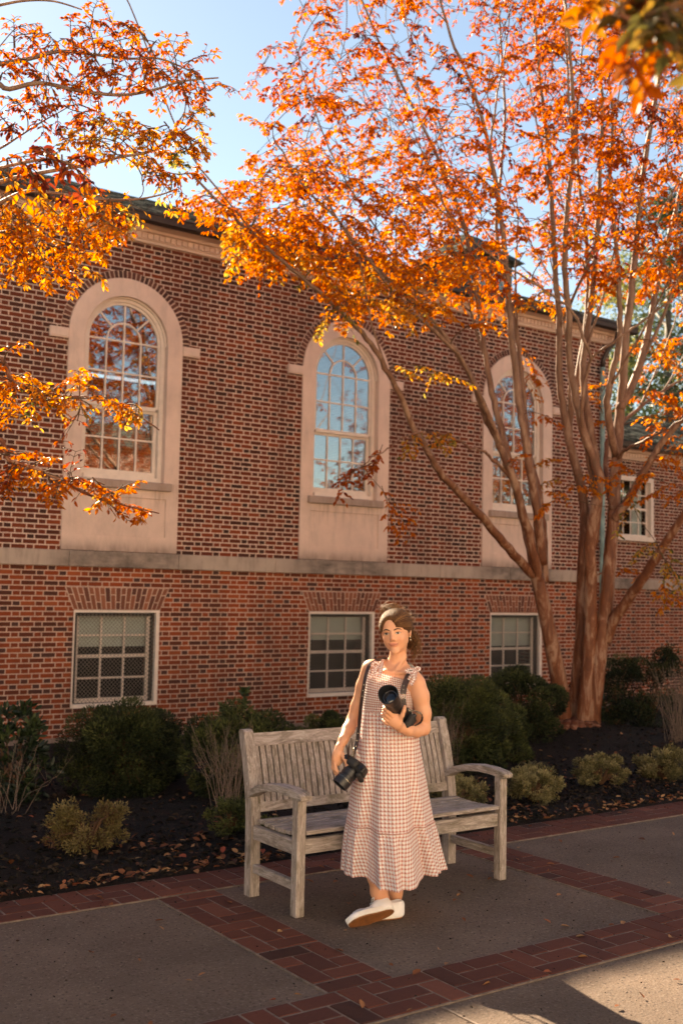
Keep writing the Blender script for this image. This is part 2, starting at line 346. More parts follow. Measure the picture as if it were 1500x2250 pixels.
# control joints of the paving (shallow dark grooves laid as thin strips)
g = MB()
jx = PZ(1005, 2232)[0]
for X in (jx, jx+3.2, jx+6.4, jx-3.2, jx-6.4): g.box(X-0.006, X+0.006, -1.2, 3.34, 0.001, 0.004)
for Y in (0.2,): g.box(-12, 30, Y-0.006, Y+0.006, 0.0012, 0.0042)
tag(g.build('paving_joints', M['joint']), kind='structure')

# brick bands: herringbone of 3 modules wide
MOD = 0.1117
def herring(mb, x0, y0, nx, ny):
    mb2 = jm; b = 0.0052
    for i in range(nx):
        for j in range(ny):
            k = (i-j) % 4
            a0, b0 = x0+i*MOD, y0+j*MOD
            if k == 0: w_, h_ = (2 if i+1 < nx else 1), 1
            elif k == 1:
                if i > 0: continue
                w_, h_ = 1, 1
            elif k == 2:
                # top half of a vertical brick: its lower half is (i,j-1) with k==3
                if j > 0: continue
                w_, h_ = 1, 1
            else: w_, h_ = 1, (2 if j+1 < ny else 1)
            mb.box(a0+b, a0+w_*MOD-b, b0+b, b0+h_*MOD-b, -0.02, 0.0088+random.uniform(-0.0012, 0.0012), tint=min(1, max(0, random.gauss(0.5, 0.24))), bev=0.003)
pv = MB(); jm = MB()
bands = [(-9.0, 3.355, 200, 3), (-9.0, 5.275, 200, 3), (2.585, 3.355+3*MOD, 3, 14), (4.66, 3.355+3*MOD, 3, 14), (10.6, 3.355+3*MOD, 3, 14), (-0.2, 3.355+3*MOD, 3, 14)]
for x0, y0, nx, ny in bands:
    herring(pv, x0, y0, nx, ny); jm.box(x0-0.004, x0+nx*MOD+0.004, y0-0.004+(0.005 if ny > 3 else 0), y0+ny*MOD+0.004-(0.009 if ny > 3 else 0), -0.02, 0.0058)
tag(pv.build('brick_path_bands', M['paver']), kind='structure'); tag(jm.build('brick_path_mortar', M['joint']), kind='structure')

# mulch bed: one relief sheet falling towards the building
nx, ny = 420, 160; X = np.linspace(-9, 30, nx); Yv = 5.60+(np.linspace(0, 1, ny)**1.4)*10.0
V = []; 
for y in Yv:
    for x in X:
        rough_ = noise.fractal(Vector((x*6, y*6, 0)), 0.8, 2.0, 4)*0.016
        edge = min(1, (y-5.6)/0.1)
        V.append((x, y, (bed_z(x, y)+0.012*edge+rough_*edge+0.02*noise.noise(Vector((x*1.3, y*1.3, 3)))*edge - (1-edge)*0.03)))
F = [(j*nx+i, j*nx+i+1, (j+1)*nx+i+1, (j+1)*nx+i) for j in range(ny-1) for i in range(nx-1)]
me = bpy.data.meshes.new('mulch_bed'); me.from_pydata(V, [], F); tag(link(me, 'mulch_bed', M['mulch'], smooth=True), kind='structure')

# ------------------------------------------------------------------ the building
B = empty('brick_building', (6, 19, -0.45), 'long red brick building with arched windows above a stone belt and a grey shingle roof', 'building')
YW = 14.0; XC = [2.37-3.78, 2.37, 6.15, 9.93, 13.71]; XE = 16.13
wall = MB()
SR = 0.853
holes = [archloop(c, SR-0.004, 2.11, 5.09) for c in XC]+[rect(c-0.63, c+0.63, 0.0, 1.31) for c in XC]
plate(wall, rect(-14, XE, -0.6, 6.55), holes, YW, YW+0.3)
wall.box(XE-0.3, XE, YW+0.3, 24.3, -0.6, 6.55); wall.box(-14, -13.7, YW+0.3, 24.3, -0.6, 6.55); wall.box(-13.7, XE-0.3, 24.0, 24.3, -0.6, 6.55)
# the lower wing, set back a metre
wh = rect(17.43, 18.66, 2.80, 4.16)
plate(wall, rect(XE+0.002, 27, -0.6, 4.5), [wh], 15.0, 15.3); wall.box(26.7, 27, 15.3, 21, -0.6, 4.5); wall.box(XE+0.002, 26.7, 20.7, 21, -0.6, 4.5)
wall.build('wall', M['brick'], B)

roof = MB(); e0 = 13.60; sl_ = 0.411; zr = 6.83+6*sl_
def hip(mb, x0, x1, y0, y1, z0, rise, run):
    yc0, yc1 = y0+run, y1-run; xa, xb = x0+run, x1-run
    V = [(x0, y0, z0), (x1, y0, z0), (x1, y1, z0), (x0, y1, z0), (xa, yc0, z0+rise), (xb, yc0, z0+rise), (xb, yc1, z0+rise), (xa, yc1, z0+rise),
         (x0, y0, z0-0.05), (x1, y0, z0-0.05), (x1, y1, z0-0.05), (x0, y1, z0-0.05)]
    mb.add(V, [(0, 1, 5, 4), (1, 2, 6, 5), (2, 3, 7, 6), (3, 0, 4, 7), (4, 5, 6, 7), (8, 9, 1, 0), (9, 10, 2, 1), (10, 11, 3, 2), (11, 8, 0, 3), (11, 10, 9, 8)])
hip(roof, -14.4, 16.50, e0, 24.7, 6.83, 5.5*sl_+0.05, 5.5)
hip(roof, 16.135, 27.4, 14.62, 21.4, 4.83, 1.25, 3.05)
def shingles(x0, x1, y0, z0, slope, run, gauge):
    d = 0.0
    while d < run-0.02:
        x = x0+d+random.uniform(-.2, 0); xe = x1-d
        while x < xe:
            w_ = random.uniform(.16, .30); a = max(x, x0+d); b = min(x+w_-.006, xe); h = random.uniform(.010, .026); j = random.uniform(-.012, .012)
            if b-a > .03:
                ya, yb = y0+d+j, y0+d+gauge; za, zb = z0+(d+j)*slope, z0+(d+gauge)*slope
                V = [(a, ya, za-.002), (b, ya, za-.002), (a, ya, za+h), (b, ya, za+h), (a, yb, zb+.001), (b, yb, zb+.001)]
                roof.add(V, [(0, 1, 3, 2), (2, 3, 5, 4), (0, 2, 4), (1, 5, 3)], random.uniform(0, .85))
            x += w_
        d += gauge
shingles(1.0, 16.50, 13.60, 6.83, (5.5*sl_+0.05)/5.5, 5.5, .14)
shingles(16.2, 27.4, 14.62, 4.83, 1.25/3.05, 3.05, .14)
roof.build('roof', M['roof'], B)
gt = MB()
def gutter(x0, x1, y, z):
    prof = [(y+0.10, z), (y+0.10, z-0.11), (y+0.05, z-0.135), (y-0.01, z-0.10), (y-0.02, z-0.02), (y-0.035, z-0.015), (y-0.035, z+0.004), (y+0.0, z+0.004)]
    gt.prism(prof, x0, x1, ax='X')
gutter(-14.4, 16.48, 13.59, 6.80); gutter(16.20, 27.3, 14.60, 4.80)
gt.prism([(16.38, 6.80), (16.38, 6.67), (16.50, 6.69), (16.53, 6.804), (16.46, 6.804)], 13.70, 24.6)
gt.build('gutter', M['gutter'], B)
cn = MB()
def corn(x0, x1, y, z, k=1.0):
    P = [(y+.002, z-.30*k), (y-.045, z-.30*k), (y-.055, z-.27*k), (y-.07, z-.255*k), (y-.07, z-.165*k), (y-.115, z-.155*k), (y-.125, z-.12*k), (y-.19, z-.10*k), (y-.27, z-.095*k), (y-.28, z-.005), (y+.002, z-.005)]
    cn.prism(P, x0, x1, ax='X')
corn(-14.1, 16.22, 14.0, 6.80); corn(16.14, 27.1, 15.0, 4.80)
cn.box(16.132, 16.30, 14.0, 24.3, 6.52, 6.79)
cn.build('cornice', M['cornice'], B)
dn = MB()
x = 3.4
while x < 16.15: dn.box(x, x+0.072, 13.905, 13.9305, 6.552, 6.632, bev=0.004); x += 0.090
dn.build('dentil_band', M['cornice'], B); dn = MB()
x = 16.2
while x < 20.5: dn.box(x, x+0.072, 14.905, 14.9305, 4.552, 4.632, bev=0.004); x += 0.090
dn.build('dentil_band', M['cornice'], B)
bt = MB(); x = -14.03; random.seed(3)
while x < 16.1:
    L = min(1.62, 16.17-x); bt.box(x+0.003, x+L-0.003, 13.945, 14.003, 1.892, 2.106, bev=0.006); x += L
bt.box(16.14, 27.03, 14.945, 15.003, 1.80, 2.012, bev=0.006)
bt.build('belt_course', M['belt'], B)
bb = MB(); bb.box(-14, 16.16, 13.955, 14.003, -0.6, -0.38); bb.build('foundation', M['sillstone'], B)

def ring(mb, cx, zs, r0, r1, y0, y1, a0=0.0, a1=math.pi, n=28, tint=0.5):
    for k in range(n):
        t0 = a0+(a1-a0)*k/n; t1 = a0+(a1-a0)*(k+1)/n
        c = [(cx+r*math.cos(t), zs+r*math.sin(t)) for r, t in ((r0, t0), (r1, t0), (r1, t1), (r0, t1))]
        V = [(a, y0, b) for a, b in c]+[(a, y1, b) for a, b in c]
        mb.add(V, [(0, 1, 2, 3), (7, 6, 5, 4), (1, 5, 6, 2), (0, 3, 7, 4)]+([(0, 4, 5, 1)] if k == 0 else [])+([(3, 2, 6, 7)] if k == n-1 else []), tint)

def arched(c, first):
    s = MB(); plate(s, archloop(c, SR, 2.114, 5.09), [archloop(c, 0.62, 3.10, 5.07), rect(c-0.66, c+0.66, 2.33, 2.87)], 13.972, 14.25)
    su = s.build('window_surround', M['stucco'], B)
    p = MB(); p.box(c-0.658, c+0.658, 13.990, 14.02, 2.332, 2.868); p.build('recessed_panel', M['stucco'], su)
    p = MB(); p.box(c-0.72, c+0.72, 13.90, 14.24, 2.985, 3.098, bev=0.01); p.build('window_sill', M['sillstone'], su)
    a = MB(); ring(a, c, 5.09, SR+0.002, SR+0.112, 13.9965, 14.01); a.build('arch_mortar', M['mortar'], su)
    a = MB(); nv = 43
    for k in range(nv):
        ring(a, c, 5.09, SR+0.006, SR+0.106, 13.988, 14.005, math.pi*(k+0.14)/nv, math.pi*(k+0.86)/nv, 1, random.random())
    a.build('brick_arch', M['vous_dark'], B)
    for sgn in (-1, 1):
        i = MB(); x0, x1 = sorted((c+sgn*(SR+0.006), c+sgn*(SR+0.27))); i.box(x0, x1, 13.955, 14.004, 4.965, 5.105, bev=0.004)
        i.box(x0+0.02, x1-0.02, 13.945, 13.957, 4.985, 5.085, bev=0.004); i.build('impost_block', M['stucco'], B)
    # the sash window
    f = MB(); yo, y1 = 14.07, 14.20
    ring(f, c, 5.07, 0.555, 0.618, yo, y1, n=30); f.box(c-0.618, c-0.555, yo, y1, 3.10, 5.07); f.box(c+0.555, c+0.618, yo, y1, 3.10, 5.07); f.box(c-0.555, c+0.555, yo-0.03, y1, 3.10, 3.17)
    ring(f, c, 5.07, 0.600, 0.6195, yo-0.035, yo, n=30)
    fr = f.build('arched_window', M['paint'], B)
    u = MB(); y0, y1 = 14.095, 14.135; mw = 0.012
    ring(u, c, 5.07, 0.515, 0.554, y0, y1, n=30); u.box(c-0.554, c-0.515, y0, y1, 4.16, 5.07); u.box(c+0.515, c+0.554, y0, y1, 4.16, 5.07); u.box(c-0.515, c+0.515, y0, y1, 4.13, 4.185)
    for dx in (-0.258, 0, 0.258): u.box(c+dx-mw, c+dx+mw, y0+0.004, y1-0.004, 4.185, 5.07 if dx else 5.585)
    for zz in (4.62, 5.07): u.box(c-0.515, c+0.515, y0+0.006, y1-0.006, zz-mw, zz+mw)
    ring(u, c, 5.07, 0.258-mw, 0.258+mw, y0+0.002, y1-0.002, n=22)
    for an in (R(45), R(135)):
        d = Vector((math.cos(an), 0, math.sin(an))); q = Vector((-d.z, 0, d.x))*mw
        pts = [Vector((c, 0, 5.07))+d*0.268-q, Vector((c, 0, 5.07))+d*0.518-q, Vector((c, 0, 5.07))+d*0.518+q, Vector((c, 0, 5.07))+d*0.268+q]
        u.prism([(v.x, v.z) for v in pts], y0+0.005, y1-0.005)
    u.build('upper_sash', M['paint'], fr)
    l = MB(); y0, y1 = 14.14, 14.18
    l.box(c-0.554, c-0.505, y0, y1, 3.17, 4.13); l.box(c+0.505, c+0.554, y0, y1, 3.17, 4.13); l.box(c-0.505, c+0.505, y0, y1, 3.17, 3.255); l.box(c-0.505, c+0.505, y0, y1, 4.09, 4.13)
    for dx in (-0.253, 0, 0.253): l.box(c+dx-mw, c+dx+mw, y0+0.004, y1-0.004, 3.255, 4.09)
    l.box(c-0.505, c+0.505, y0+0.006, y1-0.006, 3.70-mw, 3.70+mw)
    l.build('lower_sash', M['paint'], fr)
    p = MB(); p.prism(archloop(c, 0.53, 4.15, 5.07), 14.112, 14.116); p.build('pane', M['glass'], fr)
    p = MB(); p.box(c-0.52, c+0.52, 14.158, 14.162, 3.2, 4.12); p.build('pane', M['glass'], fr)

def base_win(c):
    j = MB(); zb, zt = 1.315, 1.615; nvo = 19
    plate(j, [(c-0.64, zb), (c+0.64, zb), (c+0.765, zt), (c-0.765, zt)], [], 13.9965, 14.01); ja = j.build('jack_arch_mortar', M['mortar'], B)
    j = MB()
    for k in range(nvo):
        for (z0, z1) in (((zb+0.004, zb+0.095), (zb+0.107, zt-0.004)) if k % 2 else ((zb+0.004, zb+0.195), (zb+0.207, zt-0.004))):
            def X(fr_, z): t = (z-zb)/(zt-zb); hw = 0.635+(0.76-0.635)*t; return c-hw+2*hw*fr_
            j.prism([(X((k+0.12)/nvo, z0), z0), (X((k+0.88)/nvo, z0), z0), (X((k+0.88)/nvo, z1), z1), (X((k+0.12)/nvo, z1), z1)], 13.988, 14.005, random.random())
    j.build('jack_arch', M['vous'], B)
    f = MB(); hw = 0.628; y0, y1 = 13.985, 14.06
    f.box(c-hw, c-hw+0.016, y0, y1, 0.0, 1.308); f.box(c+hw-0.05, c+hw, y0, y1, 0.0, 1.308); f.box(c-hw+0.016, c+hw-0.05, y0, y1, 1.275, 1.308); f.box(c-hw+0.016, c+hw-0.05, y0-0.03, y1, 0.0, 0.05)
    fr = f.build('basement_window', M['paint'], B)
    s = MB(); y0, y1 = 14.13, 14.165; w_ = 0.55
    s.box(c-w_, c-w_+0.05, y0, y1, 0.05, 1.26); s.box(c+w_-0.05, c+w_, y0, y1, 0.05, 1.26)
    for z0, z1 in ((0.05, 0.11), (0.655, 0.70), (1.22, 1.26)): s.box(c-w_+0.05, c+w_-0.05, y0-(0.02 if 0.6 < z0 < 0.7 else 0), y1, z0, z1)
    for dx in (-0.17, 0.17): s.box(c+dx-0.014, c+dx+0.014, y0+0.005, y1-0.005, 0.11, 0.655); s.box(c+dx-0.014, c+dx+0.014, y0+0.005, y1-0.005, 0.70, 1.22)
    for zz in (0.38, 0.96): s.box(c-w_+0.05, c+w_-0.05, y0+0.007, y1-0.007, zz-0.013, zz+0.013)
    s.build('sash', M['paint'], fr)
    p = MB(); p.box(c-0.66, c+0.66, 14.55, 14.56, -0.1, 1.45); p.build('room_shade_panel', M['dark'], fr)  # added dark panel standing in for the unlit room behind the panes
    p = MB(); p.box(c-w_+0.02, c+w_-0.02, 14.147, 14.15, 0.07, 1.24); p.build('pane', M['glass_low'], fr)
    p = MB(); x = 14.20
    zz = 1.26
    zlow = {6.15: 0.80, 9.93: 0.86, 13.71: 0.72}.get(c, 0.8)
    p.box(c-0.56, c+0.56, 14.22, 14.226, zlow, 1.27); p.build('window_blind', M['blind'], fr)
    d = MB(); d.box(c-0.62, c-w_, 14.07, 14.12, 0.05, 1.27); d.box(c+w_, c+0.575, 14.07, 14.12, 0.05, 1.27); d.box(c-w_, c+w_, 14.07, 14.12, 1.225, 1.27); d.build('storm_frame', M['dark'], fr)
    m = MB(); x0, x1, z0, z1 = c-0.59, c+0.575, 0.05, 1.27; W_, H_ = x1-x0, z1-z0; st = 0.056; r_ = 0.0023
    k = -int(H_/st)-1
    while k*st < W_:
        for up_ in (1, -1):
            a = k*st; t0 = max(0, -a); t1 = min(H_, W_-a)
            if t1-t0 > 0.02:
                q = [(x0+a+t, z0+t if up_ > 0 else z1-t) for t in (t0, t1)]
                dx = q[1][0]-q[0][0]; dz = q[1][1]-q[0][1]; L = math.hypot(dx, dz); ox, oz = -dz/L*r_, dx/L*r_; yy = 14.035 if up_ > 0 else 14.039
                m.prism([(q[0][0]-ox, q[0][1]-oz), (q[1][0]-ox, q[1][1]-oz), (q[1][0]+ox, q[1][1]+oz), (q[0][0]+ox, q[0][1]+oz)], yy-0.002, yy+0.002)
        k += 1
    m.build('diamond_grille', M['wire'], fr)
for c in XC[1:]: arched(c, c == XC[2]); base_win(c)
f = MB(); arched_dummy = None
for c in XC[:1]: f.box(c-0.86, c+0.86, 14.05, 14.1, 0.0, 5.95)
f.build('boarded_window', M['dark'], B)

# wing window
c, hw, zb, zt = 18.045, 0.612, 2.803, 4.157
f = MB(); y0, y1 = 14.96, 15.06
f.box(c-hw, c-hw+0.09, y0, y1, zb, zt); f.box(c+hw-0.09, c+hw, y0, y1, zb, zt); f.box(c-hw+0.09, c+hw-0.09, y0, y1, zt-0.1, zt); f.box(c-hw, c+hw, y0-0.05, y1, zb-0.001, zb+0.09)
fr = f.build('wing_window', M['paint'], B)
s = MB(); y0, y1 = 15.06, 15.09
s.box(c-.52, c-.48, y0, y1, zb+.09, zt-.1); s.box(c+.48, c+.52, y0, y1, zb+.09, zt-.1); s.box(c-.48, c+.48, y0, y1, zb+.09, zb+.14); s.box(c-.48, c+.48, y0, y1, 3.46, 3.51)
for dx in (-.24, 0, .24): s.box(c+dx-.012, c+dx+.012, y0+.004, y1-.004, zb+.14, 3.46); s.box(c+dx-.012, c+dx+.012, y0+.004, y1-.004, 3.51, zt-.1)
for zz in (3.2, 3.78): s.box(c-.48, c+.48, y0+.006, y1-.006, zz-.012, zz+.012)
s.build('sash', M['paint'], fr)
p = MB(); p.box(c-.5, c+.5, 15.074, 15.077, zb+.1, zt-.05); p.build('pane', M['glass_low'], fr)
p = MB(); p.box(c+.2, c+.5, 15.2, 15.21, zb+.05, zt); p.build('curtain', M['blind'], fr)

# downspout with its elbow up to the gutter
d = MB(); xd = 15.84; yd = 13.90
d.tube([(xd, yd, -0.5), (xd, yd, 2.5), (xd, yd, 4.6), (xd, yd, 6.0)], 0.048, 12); 
for z in (0.6, 2.2, 3.9, 5.6): d.tube([(xd, yd, z-0.02), (xd, yd, z+0.02)], 0.056, 12)
ds = d.build('downspout', M['patina'], B, smooth=False)
d = MB(); d.tube([(xd, yd, 6.0), (xd, yd-0.01, 6.15), (xd+0.05, yd-0.1, 6.35), (xd+0.12, 13.68, 6.5), (xd+0.14, 13.64, 6.68)], 0.047, 12); d.build('downspout_elbow', M['gutter'], ds, smooth=True)

# shingled dormer with pale blue panes, on the hip of the roof
dm = MB(); dm.box(14.75, 16.05, 16.6, 18.2, 6.9, 8.72); dob = dm.build('dormer', M['roof'], B)
r_ = MB(); V = [(14.55, 16.4, 8.70), (16.25, 16.4, 8.70), (16.25, 18.4, 8.70), (14.55, 18.4, 8.70), (15.2, 17.2, 9.35), (15.6, 17.2, 9.35), (15.6, 17.6, 9.35), (15.2, 17.6, 9.35)]
r_.add(V, [(0, 1, 5, 4), (1, 2, 6, 5), (2, 3, 7, 6), (3, 0, 4, 7), (4, 5, 6, 7), (3, 2, 1, 0)]); r_.build('dormer_roof', M['roof'], dob)
M['bluepane'] = simple('blue_pane', (0.16, 0.27, 0.30), 0.2)
p = MB(); p.box(14.87, 15.32, 16.585, 16.6, 7.75, 8.45); p.box(15.48, 15.93, 16.585, 16.6, 7.75, 8.45); p.build('dormer_pane', M['bluepane'], dob)

# ------------------------------------------------------------------ unseen pale hall, added to bounce warm light; brick hall mirrored in the panes
O = empty('bounce_hall', (2, -13, 0), 'unseen pale stucco hall added behind the viewer to bounce sunlight', 'building')
fx = [-29, -24.5, -20, -15.5, -11, -6.5, -2, 2.5, 7]
M['bounce_stucco'] = simple('pale_bounce_stucco', (0.78, 0.72, 0.66), 0.9, var=0.05, scale=1)
ob = MB(); plate(ob, rect(-32, 12, -0.6, 8.4), [archloop(cx_, 0.8, 2.4, 5.4) for cx_ in fx], -9.3, -9.0)
ob.box(-32, 12, -18, -9.3, -0.6, 8.4)
ob.build('wall', M['bounce_stucco'], O)
for cx_ in fx:
    p = MB(); p.prism(archloop(cx_, 0.80, 2.4, 5.4), -9.2, -9.1); f_ = p.build('window', M['dark'], O)
    p = MB(); p.box(cx_-.03, cx_+.03, -9.09, -9.06, 2.4, 6.2); p.box(cx_-.8, cx_+.8, -9.089, -9.061, 3.8, 3.86); p.box(cx_-.8, cx_+.8, -9.0891, -9.0611, 5.0, 5.06); p.build('frame', M['paint'], f_)
r_ = MB(); hip(r_, -32.4, 12.4, -18.4, -8.5, 8.4, 2.2, 4.9); r_.build('roof', M['roof'], O)

O2 = empty('brick_hall', (22, -28, 0), 'distant sunlit brick hall with white arched windows mirrored in the first arched pane', 'building')
ob = MB(); plate(ob, rect(14, 29, -0.6, 9.0), [archloop(cx_, 0.75, 4.4, 7.0) for cx_ in (17.2, 20.6, 24.0, 27.4)], -25.3, -25.0); ob.box(14, 29, -33, -25.3, -0.6, 9.0); ob.build('wall', M['brick'], O2)
for cx_ in (17.2, 20.6, 24.0, 27.4):
    p = MB(); p.prism(archloop(cx_, 0.75, 4.4, 7.0), -25.2, -25.1); p.build('window', M['paint'], O2)
r_ = MB(); hip(r_, 13.6, 29.4, -33.4, -24.6, 9.0, 1.8, 4.2); r_.build('roof', M['roof'], O2)
# ------------------------------------------------------------------ leaves
ORANGE = [(0.0, (0.075, 0.020, 0.020)), (0.14, (0.26, 0.040, 0.018)), (0.34, (0.52, 0.105, 0.008)), (0.58, (0.64, 0.175, 0.012)), (0.80, (0.68, 0.29, 0.040)), (0.92, (0.52, 0.37, 0.07)), (1.0, (0.11, 0.13, 0.035))]
M['leaf_orange'] = leaf_mat('autumn_leaf', ORANGE, trans=0.62, rough=0.42, spec=0.25, tgain=1.18)
M['near_leaf'] = leaf_mat('near_leaf', [(0.0, (0.05, 0.03, 0.015)), (0.35, (0.52, 0.11, 0.012)), (0.7, (0.40, 0.20, 0.03)), (1.0, (0.085, 0.075, 0.02))], trans=0.5, rough=0.45, spec=0.3, tgain=1.1)
M['leaf_dark'] = leaf_mat('evergreen_leaf', [(0.0, (0.012, 0.022, 0.008)), (0.5, (0.045, 0.07, 0.02)), (1.0, (0.14, 0.16, 0.045))], trans=0.25, rough=0.5)
M['leaf_yellow'] = leaf_mat('yellow_green_leaf', [(0.0, (0.07, 0.10, 0.025)), (0.5, (0.22, 0.24, 0.05)), (1.0, (0.45, 0.36, 0.09))], trans=0.45, rough=0.5)
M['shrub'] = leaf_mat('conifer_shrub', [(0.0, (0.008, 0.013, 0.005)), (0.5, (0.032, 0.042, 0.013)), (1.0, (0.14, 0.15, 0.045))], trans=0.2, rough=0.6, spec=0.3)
M['perennial'] = leaf_mat('perennial_leaf', [(0.0, (0.04, 0.035, 0.015)), (0.5, (0.14, 0.12, 0.045)), (1.0, (0.42, 0.35, 0.17))], trans=0.25, rough=0.6, spec=0.3)
M['perennial_red'] = leaf_mat('reddening_leaf', [(0.0, (0.10, 0.04, 0.025)), (0.5, (0.16, 0.13, 0.04)), (1.0, (0.26, 0.20, 0.09))], trans=0.25, rough=0.6, spec=0.3)
M['myrtle_bark'] = bark_mat('crape_myrtle_bark', (0.125, 0.040, 0.018), (0.20, 0.066, 0.029), (0.36, 0.20, 0.13), 5.0, up=(0.15, 0.098, 0.07))
M['twig'] = simple('twig_bark', (0.115, 0.062, 0.036), 0.8, spec=.2); M['grey_twig'] = simple('bare_twig', (0.17, 0.115, 0.085), 0.8)
M['bark'] = bark_mat('dark_bark', (0.06, 0.042, 0.032), (0.11, 0.08, 0.06), (0.16, 0.13, 0.10), 3)

def nrm(a): return a/np.maximum(np.linalg.norm(a, axis=-1, keepdims=True), 1e-9)
def leaf_mesh(name, P, D, N, L, tint, mat, parent=None, wk=0.46, fold=0.22, droop=0.12):
    D = nrm(D); S = nrm(np.cross(D, N)); N = nrm(np.cross(S, D)); L = L[:, None]; W = L*wk*0.5
    base = P; tip = P+D*L-N*L*droop
    l1 = P+D*L*0.28+S*W*0.85+N*L*fold*0.35; l2 = P+D*L*0.66+S*W*0.80+N*L*(fold*0.30-droop*0.4)
    r1 = P+D*L*0.28-S*W*0.85+N*L*fold*0.35; r2 = P+D*L*0.66-S*W*0.80+N*L*(fold*0.30-droop*0.4)
    n = len(P); V = np.stack([base, l1, l2, tip, r2, r1], 1).reshape(-1, 3).astype(np.float32)
    i = np.arange(n)[:, None]*6; F = np.concatenate([i+np.array([[0, 3, 2, 1]]), i+np.array([[0, 5, 4, 3]])], 1).reshape(-1, 4)
    me = bpy.data.meshes.new(name); me.vertices.add(len(V)); me.vertices.foreach_set('co', V.ravel())
    me.loops.add(F.size); me.loops.foreach_set('vertex_index', F.ravel().astype(np.int32)); me.polygons.add(len(F))
    me.polygons.foreach_set('loop_start', np.arange(0, F.size, 4, dtype=np.int32)); me.polygons.foreach_set('loop_total', np.full(len(F), 4, dtype=np.int32)); me.update(calc_edges=True)
    a = me.attributes.new('tint', 'FLOAT', 'FACE'); a.data.foreach_set('value', np.repeat(np.clip(tint, 0, 1), 2).astype(np.float32))
    return link(me, name, mat, parent)

class Leaves:
    def __init__(s): s.P = []; s.D = []; s.N = []; s.L = []; s.T = []
    def add(s, P, D, N, L, T): s.P.append(P); s.D.append(D); s.N.append(N); s.L.append(L); s.T.append(T)
    def build(s, name, mat, parent, **k):
        return leaf_mesh(name, np.concatenate(s.P), np.concatenate(s.D), np.concatenate(s.N), np.concatenate(s.L), np.concatenate(s.T), mat, parent, **k)

def spray(mb, lv, p0, d, size, nleaf, leafL, tint, tvar=0.11, flat=0.55):
    """a flat leafy spray: a drooping twig with side twiglets carrying leaves in pairs"""
    p0 = np.asarray(p0, float); d = nrm(np.asarray(d, float)); up = np.array([0, 0, 1.0]); side = nrm(np.cross(d, up)+rng.normal(0, 0.15, 3))
    pts = []; p = p0.copy(); dd = d.copy(); ns = 6
    for k in range(ns+1):
        pts.append(p.copy()); dd = nrm(dd+np.array([0, 0, -0.09])+rng.normal(0, 0.09, 3)); p = p+dd*size/ns
    mb.tube(pts, [0.0045-0.003*k/ns for k in range(ns+1)], 4, cap=False)
    tw = [(pts, 1.0)]
    for k in range(1, ns+1):
        for sg in (-1, 1):
            if rng.random() < 0.82:
                q = pts[k]; e = nrm(dd*0.55+side*sg*rng.uniform(0.6, 1.1)+rng.normal(0, 0.22, 3)); L = size*rng.uniform(0.25, 0.55)*(1.15-k/ns*0.55)
                q1 = q+e*L*0.5; q2 = q1+nrm(e+np.array([0, 0, -0.25]))*L*0.5; tw.append(([q, q1, q2], 0.6))
                mb.tube([q, q1, q2], [0.0024, 0.0018, 0.001], 3, cap=False)
    per = max(2, int(nleaf/len(tw)))
    for t_, _ in tw:
        t_ = np.array(t_); m = len(t_)-1
        u = rng.uniform(0.12, 1.0, per)*m; i0 = np.minimum(u.astype(int), m-1); f = (u-i0)[:, None]
        P = t_[i0]*(1-f)+t_[i0+1]*f; ax = nrm(t_[i0+1]-t_[i0]); sg = np.where(np.arange(per) % 2 == 0, 1, -1)[:, None]
        sd = nrm(np.cross(ax, up)+1e-3); D = nrm(ax*0.75+sd*sg*0.8+rng.normal(0, 0.28, (per, 3))+np.array([0, 0, -0.34]))
        N = nrm(up+rng.normal(0, flat, (per, 3))); lv.add(P, D, N, leafL*rng.uniform(0.65, 1.2, per), tint+rng.normal(0, tvar, per))

